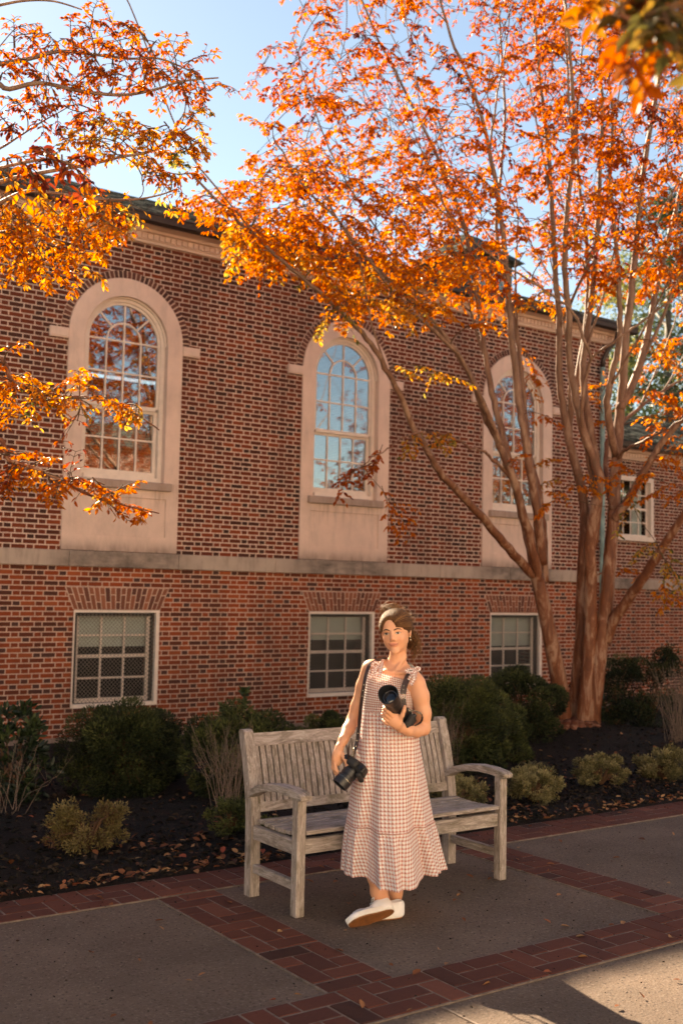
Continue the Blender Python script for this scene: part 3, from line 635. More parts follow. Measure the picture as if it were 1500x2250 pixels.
class Tree:
    def __init__(s): s.mb = MB(); s.tw = MB(); s.lv = Leaves(); s.N = []; s.Rr = []; s.Dn = []
    def limb(s, pts, r0, r1, n=10, wob=0.0):
        pts = np.array(pts, float); out = []
        m = len(pts)
        for i in range(m-1):                                  # Catmull-Rom
            a = pts[max(i-1, 0)]; b = pts[i]; c = pts[i+1]; e = pts[min(i+2, m-1)]
            K = 5
            for k in range(K):
                t = k/K; out.append(0.5*((2*b)+(-a+c)*t+(2*a-5*b+4*c-e)*t*t+(-a+3*b-3*c+e)*t**3))
        out.append(pts[-1]); out = np.array(out)
        if wob: out[1:-1] += rng.normal(0, wob, (len(out)-2, 3))
        rr = [r0+(r1-r0)*(k/(len(out)-1))**0.85 for k in range(len(out))]
        s.mb.tube(out, rr, n); 
        for i, p in enumerate(out):
            s.N.append(p); s.Rr.append(rr[i]); s.Dn.append(nrm(out[min(i+1, len(out)-1)]-out[max(i-1, 0)]))
        return out
    def grow(s, targets, base, leafL=0.056, size=(0.35, 0.6), nleaf=55, rmin=0.004):
        """targets: (point, tint); twigs grow from the nearest branch out to each point and end in a leafy spray"""
        T = [np.asarray(t[0], float) for t in targets]; tt = [t[1] for t in targets]
        N = list(s.N); Rr = list(s.Rr); Dn = list(s.Dn); left = list(range(len(T)))
        A = np.array(N); dm = [np.linalg.norm(A-T[i], axis=1).min() for i in left]
        order = [left[i] for i in np.argsort(dm)]
        for i in order:
            t = T[i]; A = np.array(N); v = t-A; dist = np.linalg.norm(v, axis=1)
            cosd = (v*np.array(Dn)).sum(1)/np.maximum(dist, 1e-6)
            cost = dist*(1.35-0.45*cosd)+0.25*np.maximum(0, A[:, 2]-t[2])
            j = int(np.argmin(cost)); a = A[j]; L = dist[j]
            if L < 0.08: a = a
            d0 = nrm(Dn[j]*0.9+nrm(v[j])); b = a+d0*L*0.42+rng.normal(0, 0.03*L+0.004, 3); c = a*0.28+t*0.72+rng.normal(0, 0.05*L+0.004, 3)+np.array([0, 0, 0.06*L])
            K = 6; out = []
            for k in range(K+1):
                u = k/K; out.append((1-u)**3*a+3*(1-u)**2*u*b+3*(1-u)*u*u*c+u**3*t)
            r0 = min(Rr[j]*0.62, 0.006+0.0095*L); r0 = max(r0, rmin); r1 = 0.0042
            rr = [r0+(r1-r0)*k/K for k in range(K+1)]; (s.mb if r0 > 0.012 else s.tw).tube(out, rr, 6 if r0 > 0.012 else 4, cap=False)
            for k in range(1, K+1):
                N.append(out[k]); Rr.append(rr[k]); Dn.append(nrm(out[k]-out[k-1]))
            dl = nrm(out[-1]-out[-2]); dl = nrm(dl+np.array([0, 0, -0.15]))
            sz = rng.uniform(*size); spray(s.tw, s.lv, t-dl*sz*0.35, dl, sz, nleaf*rng.uniform(0.7, 1.3), leafL, tt[i])
        s.N = N; s.Rr = Rr; s.Dn = Dn

def inpoly(x, y, poly):
    c = False; n = len(poly)
    for i in range(n):
        x1, y1 = poly[i]; x2, y2 = poly[(i+1) % n]
        if (y1 > y) != (y2 > y) and x < (x2-x1)*(y-y1)/(y2-y1)+x1: c = not c
    return c
def scatter(poly, n, mind, dfun, tfun):
    xs_ = [p[0] for p in poly]; ys_ = [p[1] for p in poly]; out = []; pl = []; tries = 0
    while len(out) < n and tries < n*60:
        tries += 1; x = rng.uniform(min(xs_), max(xs_)); y = rng.uniform(min(ys_), max(ys_))
        if not inpoly(x, y, poly): continue
        if any((x-a)**2+(y-b)**2 < mind*mind for a, b in pl): continue
        pl.append((x, y)); out.append((PD(x, y, dfun(x, y)), tfun(x, y)))
    return out

# ---- the large crape myrtle behind the bench
T0 = empty('crape_myrtle', (10.07, 9.24, 0.1), 'large multi-stemmed crape myrtle with cinnamon bark and spreading orange crown on the mulch mound', 'tree')
tr = Tree(); D0 = 13.2
def P3(*a): return [PD(x, y, D0+dz) for x, y, dz in a]
L1 = tr.limb(P3((1240, 1604, 0), (1228, 1500, -.05), (1212, 1420, -.1), (1196, 1340, -.1), (1178, 1262, -.1)), 0.108, 0.080, 14)
tr.limb(P3((1180, 1270, -.1), (1148, 1240, -.2), (1097, 1181, -.5), (1060, 1137, -.7), (1005, 1078, -1.0), (965, 1035, -1.2), (945, 1000, -1.3), (905, 930, -1.5), (870, 850, -1.7), (830, 780, -1.9), (785, 720, -2.1), (710, 650, -2.4), (640, 590, -2.6), (560, 520, -2.8), (480, 440, -3.0), (420, 380, -3.2)), 0.062, 0.010, 9, 0.006)
tr.limb(P3((1188, 1290, -.1), (1160, 1170, -.3), (1125, 1050, -.5), (1098, 980, -.6), (1070, 925, -.7), (1040, 840, -.9), (1012, 790, -1.0), (980, 740, -1.1), (930, 690, -1.2), (860, 620, -1.3), (780, 540, -1.5), (720, 440, -1.6), (670, 330, -1.7)), 0.060, 0.009, 9, 0.006)
tr.limb(P3((1182, 1300, -.05), (1158, 1180, .1), (1130, 1060, .2), (1105, 960, .3), (1085, 880, .4), (1070, 800, .5), (1055, 700, .6), (1040, 600, .6), (1020, 500, .7), (985, 400, .7), (940, 300, .8), (880, 180, .9), (820, 60, 1.0), (770, -60, 1.0)), 0.058, 0.011, 9, 0.005)
tr.limb(P3((1192, 1240, -.1), (1180, 1130, -.2), (1160, 1000, -.3), (1142, 900, -.3), (1130, 800, -.3), (1118, 680, -.3), (1110, 560, -.4), (1095, 450, -.4), (1075, 330, -.5), (1040, 200, -.5), (990, 80, -.6), (950, -60, -.6)), 0.064, 0.012, 9, 0.006)
tr.limb(P3((1196, 1280, 0), (1192, 1170, .2), (1184, 1090, .3), (1162, 1000, .5), (1152, 900, .6), (1140, 780, .7), (1128, 700, .8), (1105, 600, 1.0), (1090, 500, 1.1), (1100, 380, 1.3), (1110, 250, 1.4), (1100, 100, 1.5), (1090, -50, 1.6)), 0.055, 0.012, 9, 0.006)
tr.limb(P3((1100, 980, -.6), (1050, 860, -1.0), (990, 760, -1.3), (900, 680, -1.7), (800, 560, -2.0), (740, 480, -2.2), (660, 400, -2.4), (600, 300, -2.5)), 0.034, 0.008, 7, 0.008)
tr.limb(P3((1120, 1050, -.5), (1075, 1000, -.9), (1060, 990, -1.1), (1040, 985, -1.3), (1000, 965, -1.7), (950, 950, -2.0), (890, 960, -2.2), (850, 985, -2.4), (800, 1020, -2.5)), 0.020, 0.005, 6, 0.008)
# middle stems
tr.limb(P3((1262, 1606, .1), (1268, 1500, .15), (1276, 1400, .15), (1278, 1300, .2), (1282, 1200, .2), (1284, 1120, .2), (1270, 1040, .2), (1250, 970, .2), (1238, 900, .2), (1228, 820, .2), (1228, 700, .2), (1218, 580, .2), (1212, 440, .2), (1200, 300, .3), (1185, 160, .4), (1170, 0, .4)), 0.092, 0.016, 12, 0.004)
tr.limb(P3((1276, 1606, -.1), (1290, 1500, -.1), (1296, 1400, -.12), (1298, 1300, -.15), (1296, 1200, -.2), (1306, 1120, -.25), (1318, 1060, -.3), (1300, 1000, -.3), (1284, 960, -.35), (1262, 860, -.4), (1250, 780, -.4), (1248, 690, -.5), (1240, 560, -.6), (1250, 420, -.7), (1262, 300, -.8), (1255, 150, -.9), (1240, 0, -1)), 0.096, 0.016, 12, 0.004)
tr.limb(P3((1300, 1200, -.1), (1314, 1080, 0), (1300, 960, .1), (1282, 850, .2), (1285, 760, .3), (1300, 640, .4), (1312, 500, .5), (1318, 360, .6), (1322, 240, .7), (1318, 100, .8), (1325, -40, .9)), 0.065, 0.014, 9, 0.004)
tr.limb(P3((1302, 1080, -.2), (1288, 980, -.3), (1276, 900, -.5), (1288, 820, -.6), (1298, 790, -.7), (1320, 770, -.8), (1370, 735, -1.0), (1420, 700, -1.1), (1500, 640, -1.3), (1580, 590, -1.5)), 0.030, 0.008, 7, 0.006)
tr.limb(P3((1300, 790, -.7), (1280, 740, -.8), (1262, 690, -.8), (1200, 640, -1.0), (1120, 590, -1.2), (1050, 540, -1.4), (990, 480, -1.7), (900, 400, -2.0)), 0.022, 0.006, 7, 0.006)
tr.limb(P3((1248, 960, .2), (1262, 860, .4), (1285, 730, .6), (1290, 620, .8), (1285, 500, 1.0), (1270, 380, 1.2), (1268, 250, 1.3), (1280, 90, 1.4)), 0.045, 0.012, 8, 0.005)
# right stem
tr.limb(P3((1296, 1600, -.05), (1308, 1500, -.1), (1318, 1420, -.1), (1330, 1340, -.1), (1338, 1240, -.1), (1346, 1150, -.05), (1352, 1050, 0), (1358, 950, .1), (1366, 860, .15), (1372, 760, .2), (1386, 640, .3), (1398, 520, .4), (1410, 400, .5), (1432, 260, .6), (1455, 120, .7), (1470, -30, .8)), 0.112, 0.018, 12, 0.004)
tr.limb(P3((1330, 1410, -.1), (1350, 1360, -.2), (1392, 1300, -.4), (1432, 1240, -.6), (1470, 1180, -.8), (1510, 1120, -1.0), (1560, 1040, -1.2), (1620, 940, -1.4), (1690, 800, -1.6), (1760, 640, -1.7), (1820, 450, -1.8)), 0.078, 0.015, 10, 0.004)
tr.limb(P3((1350, 1140, -.1), (1372, 1110, -.2), (1396, 1070, -.3), (1424, 1020, -.4), (1452, 975, -.5), (1500, 920, -.7), (1560, 850, -.9), (1640, 740, -1.1), (1700, 600, -1.2)), 0.062, 0.014, 9, 0.004)
tr.limb(P3((1362, 900, .1), (1400, 820, .3), (1424, 730, .5), (1440, 640, .7), (1470, 520, .9), (1500, 400, 1.0), (1530, 260, 1.1), (1560, 100, 1.2)), 0.058, 0.014, 9, 0.005)
tr.limb(P3((1352, 1000, 0), (1334, 900, -.2), (1345, 820, -.3), (1362, 740, -.4), (1360, 640, -.5), (1350, 500, -.6), (1340, 380, -.7), (1345, 250, -.8), (1330, 100, -.9)), 0.050, 0.012, 9, 0.005)
tr.limb(P3((1346, 1120, -.1), (1330, 1040, .3), (1340, 960, .6), (1400, 900, 1.0), (1470, 850, 1.4), (1560, 800, 1.7), (1650, 700, 2.0)), 0.040, 0.010, 8, 0.006)
tr.limb(P3((1356, 1010, 0), (1380, 985, -.3), (1420, 965, -.6), (1470, 940, -.9), (1530, 900, -1.2)), 0.024, 0.008, 7, 0.008)
for (bx, r_) in ((1234, .07), (1250, .08), (1272, .08), (1298, .07), (1262, .09), (1284, .07)):        # root flare
    q = PD(bx, 1590, D0-0.05); q2 = PZ(bx+(bx-1264)*0.7, 1616, bed_z(10.07, 9.2)-0.05)
    tr.mb.tube([q, q*0.5+q2*0.5, q2], [r_, r_*1.0, r_*0.8], 10)

def dcrown(x, y):
    s_ = 2.4 if y < 500 else 1.8
    base_ = D0-1.6*max(0, (1150-x)/650) if y > 350 else D0-0.6*max(0, (1150-x)/650)
    return base_+rng.uniform(-s_, s_)
def tcrown(x, y):
    t = 0.40+0.26*max(0, min(1, (y-150)/550))-0.06*max(0, (x-900)/600)  # lower leaves tinted golden: sun shining through them put into the colour
    return t-.03+rng.normal(0, 0.09)+(0.10 if rng.random() < 0.1 else 0)-(0.25 if rng.random() < 0.06 else 0)
main_poly = [(640, -60), (640, 40), (600, 110), (560, 150), (600, 215), (570, 280), (545, 330), (560, 390), (470, 400), (420, 440), (480, 470), (520, 520), (500, 555), (560, 560), (640, 570), (700, 640), (700, 690), (770, 680), (860, 690), (940, 700), (1000, 740), (1080, 690), (1180, 700), (1280, 640), (1400, 660), (1520, 640), (1560, -60)]
tg = scatter(main_poly, 500, 20, dcrown, tcrown)
tg += scatter([(620, 330), (900, 300), (1100, 420), (1100, 600), (800, 640), (560, 540), (440, 430)], 170, 15, dcrown, tcrown)
tg += scatter([(1180, -20), (1520, -20), (1520, 620), (1250, 640), (1150, 300)], 170, 15, dcrown, lambda x, y: .42+rng.normal(0, .08))
tg += scatter([(500, 470), (700, 560), (740, 600), (900, 620), (1000, 650), (900, 680), (740, 640), (640, 570), (520, 555)], 26, 18, lambda x, y: D0-2.2+rng.uniform(-.6, .6), lambda x, y: 0.72+rng.normal(0, .05))
tg += scatter([(1130, 760), (1190, 780), (1180, 850), (1160, 840)], 3, 20, lambda x, y: D0+1, lambda x, y: 0.6)
tg += scatter([(1385, 760), (1520, 640), (1560, 1000), (1440, 970), (1390, 900)], 26, 20, lambda x, y: D0+rng.uniform(-.8, 1.8), lambda x, y: 0.6+rng.normal(0, .06))
tg += scatter([(1300, 840), (1340, 830), (1330, 930), (1300, 900)], 4, 20, lambda x, y: D0+1, lambda x, y: 0.65)
tg += scatter([(-60+1560, -60), (2050, -60), (2100, 500), (1900, 900), (1560, 900), (1560, 0)], 110, 30, dcrown, tcrown)       # beyond the frame
tg += scatter([(560, -700), (1100, -900), (2000, -700), (2050, -60), (640, -60)], 210, 40, dcrown, tcrown)
for (x, y, d, t) in ((985, 952, 11.3, .85), (945, 945, 11.1, .85), (900, 962, 11.0, .82), (880, 800, 11.3, .85), (930, 808, 11.2, .85), (965, 818, 11.4, .8), (830, 1000, 10.8, .30), (795, 1025, 10.8, .28), (770, 1045, 10.7, .3), (850, 1095, 11, .45), (870, 1120, 11, .5),
                     (1230, 1082, 12, .62), (1262, 1055, 12, .66), (1300, 1040, 12, .64), (1216, 1095, 12, .6), (1355, 1038, 12.4, .6), (1390, 1032, 12.2, .6), (1430, 1040, 12, .62), (1460, 1060, 12, .55), (1500, 1070, 12, .55), (1420, 1200, 11.6, .9), (1450, 1215, 11.6, .92), (1475, 1240, 11.5, .85), (1455, 1290, 11.6, .7), (1490, 1310, 11.6, .68), (1380, 1110, 12, .9), (1370, 1250, 13.8, .6), (1400, 1060, 12, .5),
                     (1120, 1010, 12.5, .5), (1175, 905, 12.8, .5), (760, 672, 10.8, .9), (720, 690, 10.9, .88), (1180, 1020, 13.6, .75), (1195, 1060, 13.6, .8), (1480, 1000, 12.6, .45), (1440, 1000, 12.8, .55)):
    tg.append((PD(x, y, d), t))
for k in range(34):                                        # thinner stems forking off and fanning upwards
    c_ = [i for i, p in enumerate(tr.N) if 3.4 < p[2] < 7.0]; i = c_[int(rng.integers(len(c_)))]; p = tr.N[i]; d = tr.Dn[i]; L = rng.uniform(1.8, 4.2)
    out_ = np.array([p[0]-10.07, p[1]-9.24, 0])*.16+rng.normal(0, .34, 3)*np.array([1, 1, 0]); e = nrm(nrm(d)+out_+np.array([0, 0, .5])); b1 = p+e*L*.35; e2 = nrm(e+np.array([0, 0, .35])+rng.normal(0, .12, 3)); b2 = b1+e2*L*.33; b3 = b2+nrm(e2+rng.normal(0, .16, 3))*L*.32
    r_ = min(tr.Rr[i]*.6, rng.uniform(.014, .026)); tr.limb([p, b1, b2, b3], r_, .005, 6, .006)
tr.grow(tg, None, leafL=0.059, size=(0.30, 0.50), nleaf=76)
# a few closer sprays hanging towards the viewer, with larger looking leaves
near = [(PD(x, y, d), t) for (x, y, d, t) in ((1000, 230, 10.4, .33), (1040, 240, 10.3, .3), (960, 260, 10.4, .3), (930, 370, 10.5, .2), (985, 385, 10.5, .25), (1060, 395, 10.3, .5), (1330, 530, 10.4, .2), (1290, 500, 10.5, .75), (1350, 545, 10.4, .35), (1200, 490, 10.6, .68), (1420, 600, 10.2, .4), (1460, 570, 10.2, .3), (860, 330, 10.6, .4), (1120, 120, 10.6, .4), (1170, 90, 10.6, .38))]
tr.grow(near, None, leafL=0.060, size=(0.30, 0.45), nleaf=50)
trunk0 = tr.mb.build('trunk', M['myrtle_bark'], T0, smooth=True, recalc=False)
tw0 = tr.tw.build('twigs', M['twig'], T0, smooth=True, recalc=False)
cr0 = tr.lv.build('crown', M['leaf_orange'], T0)
print('main tree leaves', len(cr0.data.polygons)//2, 'trunk', len(trunk0.data.polygons), 'twigs', len(tw0.data.polygons))

# ---- the second myrtle, its trunk standing just outside the picture on the left
TL = empty('crape_myrtle', (0.35, 6.6, 0), 'crape myrtle reaching in from the left edge with long golden boughs', 'tree')
tl = Tree()
def G(x, y, z): return np.array([x, y, z])
b0 = G(0.35, 6.6, 0)
s1 = tl.limb([b0, G(.3, 6.6, 1.0), G(.1, 6.7, 2.2), G(-.2, 6.8, 3.5), G(-.6, 6.9, 5.0), G(-.9, 7.0, 6.5)], .10, .03, 10)
s2 = tl.limb([b0+G(.1, 0, 0), G(.5, 6.7, 1.0), G(.7, 6.8, 2.2), G(.9, 6.9, 3.4), G(1.0, 6.9, 4.6), G(1.1, 7.0, 6.0), G(1.2, 7.1, 7.4)], .09, .025, 10)
s3 = tl.limb([b0-G(0, .1, 0), G(.3, 6.3, 1.0), G(.5, 6.0, 2.4), G(.8, 5.7, 3.6), G(1.0, 5.4, 4.8), G(1.1, 5.2, 6.2)], .08, .02, 10)
PL = lambda *a: [PD(x, y, d) for x, y, d in a]
tl.limb([s2[8]]+PL((-60, 800, 7.0), (30, 840, 7.0), (90, 862, 7.0), (150, 872, 7.0), (200, 874, 7.0), (250, 886, 7.0), (290, 905, 7.0), (330, 930, 7.0), (350, 945, 7.0)), .020, .004, 7)
tl.limb([s2[6]]+PL((-60, 985, 6.8), (20, 1012, 6.8), (80, 1030, 6.8), (140, 1058, 6.8), (180, 1080, 6.8), (230, 1100, 6.8), (290, 1114, 6.8), (350, 1128, 6.8)), .018, .004, 7)
tl.limb([s2[16]]+PL((-60, 150, 7.6), (0, 140, 7.6), (66, 128, 7.6), (130, 112, 7.6), (200, 118, 7.6), (280, 128, 7.6), (350, 128, 7.6), (430, 160, 7.6)), .022, .005, 7)
tl.limb([s2[15]]+PL((-60, 210, 7.2), (20, 195, 7.2), (90, 182, 7.2), (180, 200, 7.2), (270, 208, 7.2), (340, 196, 7.2), (400, 178, 7.2), (480, 170, 7.2)), .022, .005, 7)
tl.limb([s2[13]]+PL((-60, 430, 7.0), (0, 400, 7.0), (60, 385, 7.0), (130, 372, 7.0), (200, 360, 7.0), (260, 345, 7.0), (330, 332, 7.0), (380, 300, 7.0), (420, 280, 7.0)), .020, .005, 7)
tl.limb([s2[12]]+PL((-60, 480, 6.6), (0, 445, 6.6), (60, 420, 6.6), (130, 425, 6.6), (200, 436, 6.6), (290, 438, 6.6), (350, 428, 6.6), (385, 415, 6.6)), .018, .004, 7)
tl.limb([s2[15]]+PL((-60, 350, 7.4), (0, 325, 7.4), (40, 300, 7.4), (90, 268, 7.4), (140, 240, 7.4)), .014, .004, 6)
tl.limb([s3[18]]+PL((-80, 30, 6.4), (0, 10, 6.4), (60, 0, 6.4), (120, 2, 6.4), (180, 20, 6.4)), .014, .004, 6)
tl.limb([s2[11]]+PL((-60, 520, 6.8), (0, 510, 6.8), (80, 500, 6.8), (160, 490, 6.8), (230, 470, 6.8)), .014, .004, 6)
dn_ = lambda d, s_: (lambda x, y: d+rng.uniform(-s_, s_)); tn_ = lambda t, s_: (lambda x, y: t+rng.normal(0, s_))
tg = []
tg += scatter([(0, 60), (60, 50), (110, 70), (180, 60), (200, 30), (300, 50), (340, 105), (400, 95), (440, 120), (440, 150), (505, 170), (480, 195), (400, 205), (300, 205), (180, 210), (60, 220), (0, 225)], 74, 19, dn_(7.5, .5), tn_(.36, .08))
tg += scatter([(0, 225), (200, 215), (200, 270), (60, 265), (0, 290)], 13, 24, dn_(7.3, .3), tn_(.22, .08))
tg += scatter([(150, 290), (240, 265), (300, 270), (400, 250), (440, 250), (455, 310), (440, 345), (300, 365), (190, 330)], 34, 20, dn_(7.0, .4), lambda x, y: (.97 if x > 340 and rng.random() < .45 else .68)+rng.normal(0, .08))
tg += scatter([(300, 370), (420, 360), (400, 420), (320, 400)], 7, 24, dn_(6.8, .2), tn_(.6, .15))
tg += scatter([(0, 430), (300, 445), (280, 500), (200, 555), (190, 590), (140, 605), (0, 590)], 52, 19, dn_(6.8, .4), tn_(.60, .10))
tg += scatter([(150, 440), (290, 450), (260, 500), (180, 500)], 8, 20, dn_(6.6, .2), tn_(.5, .3))
tg += scatter([(-80, 780), (0, 790), (60, 820), (140, 835), (210, 850), (300, 890), (335, 925), (290, 915), (200, 885), (130, 880), (60, 890), (-80, 880)], 36, 11, dn_(7.0, .25), tn_(.68, .10))
tg += scatter([(-80, 965), (40, 985), (130, 1020), (200, 1050), (270, 1085), (350, 1120), (250, 1112), (160, 1085), (60, 1040), (-80, 1030)], 26, 11, dn_(6.8, .2), tn_(.52, .16))
tg += [(PD(25, 757, 6.9), .5), (PD(70, 880, 7.1), .95), (PD(40, 900, 7.1), .55), (PD(170, 925, 6.9), .25), (PD(20, 1040, 6.8), .3), (PD(230, 1065, 6.8), .3), (PD(270, 1065, 6.8), .6)]
tg += scatter([(-900, -500), (-120, -500), (-100, -60), (-70, 0), (-60, 700), (-400, 800), (-900, 500)], 150, 45, dn_(7.0, 1.4), tn_(.5, .1))
tl.grow(tg, None, leafL=0.043, size=(0.15, 0.27), nleaf=46)
big = [(PD(x, y, 4.3), t) for x, y, t in ((20, 345, .35), (60, 365, .12), (100, 350, .15), (140, 372, .1), (170, 365, .12), (80, 395, .65), (110, 340, .2), (160, 345, .15), (20, 385, .6), (185, 410, .6))]
tl.limb([s3[12]]+PL((-200, 420, 4.8), (-80, 385, 4.4), (0, 368, 4.3), (60, 355, 4.3), (120, 350, 4.3), (190, 372, 4.3)), .012, .004, 6)
tl.grow(big, None, leafL=0.050, size=(0.10, 0.18), nleaf=15)
tl.mb.build('trunk', M['myrtle_bark'], TL, smooth=True, recalc=False); tl.tw.build('twigs', M['twig'], TL, smooth=True, recalc=False); c_ = tl.lv.build('crown', M['leaf_orange'], TL)
print('left tree leaves', len(c_.data.polygons)//2)

# ---- a bough hanging close over the viewer from a tree that stands to the right
TN = empty('young_crape_myrtle', (3.1, 0.9, 0), 'near bough of large blurred orange and olive leaves hanging into the upper right corner', 'tree')
tn = Tree(); st_ = tn.limb([G(3.1, .9, 0), G(3.05, .95, 1.2), G(2.9, 1.05, 2.2), G(2.7, 1.2, 2.9), G(2.5, 1.3, 3.5)], .045, .012, 9)
tn.limb([st_[14], PD(1620, 60, 2.4), PD(1500, 40, 2.1), PD(1430, 60, 2.0), PD(1360, 30, 2.0)], .010, .004, 6)
tg = [(PD(x, y, d), t) for x, y, d, t in ((1370, 5, 2.0, .97), (1410, 40, 1.95, .98), (1450, 15, 2.0, 1.0), (1490, 5, 1.9, 1.0), (1395, 75, 2.0, .3), (1425, 85, 2.05, .36), (1470, 55, 1.9, .99), (1500, 50, 2.0, 1.0), (1515, 80, 2.1, .97), (1455, -10, 2.0, .1), (1350, -20, 2.1, .5), (1500, -30, 2, 1.0))]
tg += [(G(rng.uniform(2.0, 3.4), rng.uniform(.4, 1.7), rng.uniform(3.0, 4.0)), .6) for k in range(14)]
tn.grow(tg, None, leafL=0.050, size=(0.08, 0.12), nleaf=9)
tn.mb.build('trunk', M['myrtle_bark'], TN, smooth=True, recalc=False); tn.tw.build('twigs', M['twig'], TN, recalc=False); tn.lv.build('crown', M['near_leaf'], TN)

# ---- myrtles mirrored in the panes, plus two unseen ones added to block sky light
for k, (x, y, rz, s_) in enumerate(((15.5, -4.0, 0.4, 0.85), (24.3, -4.6, 0.0, 1.05), (31.5, -4.4, 3.2, 1.0), (9.6, -1.6, 4.6, .9), (-4.8, 1.8, 2.6, .9), (19.5, -5.4, 5.2, .9), (27, -5.6, 0.9, .95))):
    c = T0.copy(); COL.objects.link(c); c.matrix_world = Matrix.Translation((x, y, 0)) @ Matrix.Rotation(rz, 4, 'Z') @ Matrix.Scale(s_, 4)
    c['label'] = ('orange crape myrtle across the path mirrored in the first arched window', 'orange crape myrtle across the path mirrored in the second arched window', 'orange crape myrtle across the path mirrored in the third arched window', 'unseen orange crape myrtle added off the right side to shade the ground', 'unseen orange crape myrtle added off the left side to shade the ground', 'orange crape myrtle mirrored between the first and second arched windows', 'orange crape myrtle mirrored between the second and third arched windows')[k]
    for ch in (trunk0, tw0, cr0):
        d = ch.copy(); COL.objects.link(d); d.parent = c

# ---- far trees behind the wing
def big_tree(name, x, y, h, r, label, mat, n, leaf=0.16, low=0.25, z0=-0.6):
    e = empty(name, (x, y, z0), label, 'tree'); mb = MB(); lv = Leaves(); N_ = []
    mb.tube([(x, y, z0), (x+.1, y, h*.3), (x-.1, y, h*.6), (x, y, h*.95)], [r*.09, r*.07, r*.045, .03], 9)
    nb = 46
    for k in range(nb):
        a = rng.uniform(0, 2*math.pi); zz = h*(low+(1-low)*rng.uniform(0, 1)); fr_ = (zz/h-low)/(1-low); rr = r*(math.sin(math.pi*min(1, fr_*0.85+0.15))**0.7)*rng.uniform(.45, 1)
        q = np.array([x+math.cos(a)*rr, y+math.sin(a)*rr, zz]); b = np.array([x, y, max(h*.12, zz-rr*.5)])
        mb.tube([b, (b+q)/2+np.array([0, 0, .15*rr]), q], [.07, .045, .015], 5, cap=False)
        m = n//nb; cr = r*rng.uniform(.18, .34); v = nrm(rng.normal(0, 1, (m, 3)))*(rng.uniform(0, 1, (m, 1))**.45)*cr*np.array([1.15, 1.15, .7])
        P = q+v; lv.add(P, nrm(v+rng.normal(0, cr*.6, (m, 3))), nrm(rng.normal(0, .6, (m, 3))+np.array([0, 0, 1])), leaf*rng.uniform(.6, 1.2, m), rng.uniform(.2, .8)+rng.normal(0, .15, m))
    mb.build('trunk', M['bark'], e, smooth=True, recalc=False); lv.build('crown', mat, e)
q = PY(1470, 600, 24); big_tree('evergreen_tree', q[0], 24, 15.5, 3.3, 'tall dark evergreen behind the wing roof at the right edge', M['leaf_dark'], 17000, .17, .12)
q = PY(1540, 500, 28); big_tree('evergreen_tree', q[0], 28, 17.5, 3.6, 'dark evergreen farther back, its top touching the right edge', M['leaf_dark'], 9000, .2)
q = PY(1385, 600, 32); big_tree('leafy_tree', q[0], 32, 17.0, 3.8, 'pale yellow-green tree showing between the myrtle stems above the roof corner', M['leaf_yellow'], 11000, .18, .2)
q = PY(1255, 600, 36); big_tree('leafy_tree', q[0], 36, 15.0, 3.6, 'small yellowing tree just above the hip of the main roof', M['leaf_yellow'], 7000, .2, .2)

# ------------------------------------------------------------------ shrubs
def shrub(name, x, y, rx, ry, h, label, cat='shrub', mat=None, n=15000, leaf=0.030, lobes=46, group=None, wk=0.33, tb=0.5, jag=0.13, z=None):
    z0 = bed_z(x, y) if z is None else z; e = empty(name, (x, y, z0), label, cat, group); lv = Leaves(); mb = MB(); mat = mat or M['shrub']
    c = np.array([x, y, z0+h*0.45])
    for k in range(lobes):
        u = nrm(rng.normal(0, 1, 3)); u[2] = rng.uniform(-.85, 1.0); u = nrm(u*np.array([1, 1, 1.15]))
        kk = 1-.55*rng.random()**1.7; lc = c+u*np.array([rx, ry, h*0.52])*kk; lr = rng.uniform(0.17, 0.36)*min(rx, ry, h*0.6)*1.15; m = n//lobes
        v = nrm(rng.normal(0, 1, (m, 3))+u*0.55); rad = lr*(1-np.abs(rng.normal(0, jag*1.6, (m, 1)))); P = lc+v*rad*np.array([1, 1, .85])
        P[:, 2] = np.maximum(P[:, 2], z0+0.01)
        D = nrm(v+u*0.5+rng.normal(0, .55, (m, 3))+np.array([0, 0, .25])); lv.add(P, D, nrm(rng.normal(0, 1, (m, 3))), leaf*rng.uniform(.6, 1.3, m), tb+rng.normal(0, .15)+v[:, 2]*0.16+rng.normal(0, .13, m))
        if k % 3 == 0: mb.tube([(x, y, z0), c*0.5+lc*0.5, lc], [.012, .008, .003], 5, cap=False)
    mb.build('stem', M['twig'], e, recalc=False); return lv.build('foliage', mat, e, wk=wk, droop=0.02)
def at(px, py): q = PZ(px, py, -0.1); return q[0], q[1]
# positions: read off the picture on the ground plane
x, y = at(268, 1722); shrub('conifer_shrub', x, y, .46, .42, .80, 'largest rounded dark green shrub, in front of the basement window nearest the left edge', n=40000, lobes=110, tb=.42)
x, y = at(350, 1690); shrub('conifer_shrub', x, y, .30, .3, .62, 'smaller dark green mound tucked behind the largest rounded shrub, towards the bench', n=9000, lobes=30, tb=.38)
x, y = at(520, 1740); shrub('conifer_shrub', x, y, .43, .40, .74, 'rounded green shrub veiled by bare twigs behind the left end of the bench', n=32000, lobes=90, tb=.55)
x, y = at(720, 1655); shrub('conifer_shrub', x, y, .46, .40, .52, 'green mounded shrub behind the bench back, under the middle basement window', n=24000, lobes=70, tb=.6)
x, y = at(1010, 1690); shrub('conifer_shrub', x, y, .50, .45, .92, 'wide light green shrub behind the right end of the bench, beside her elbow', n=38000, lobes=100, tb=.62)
x, y = at(1085, 1672); shrub('conifer_shrub', x, y, .36, .36, .60, 'lower shrub leaning out from the wide light green one towards the tree', n=18000, lobes=56, tb=.55)
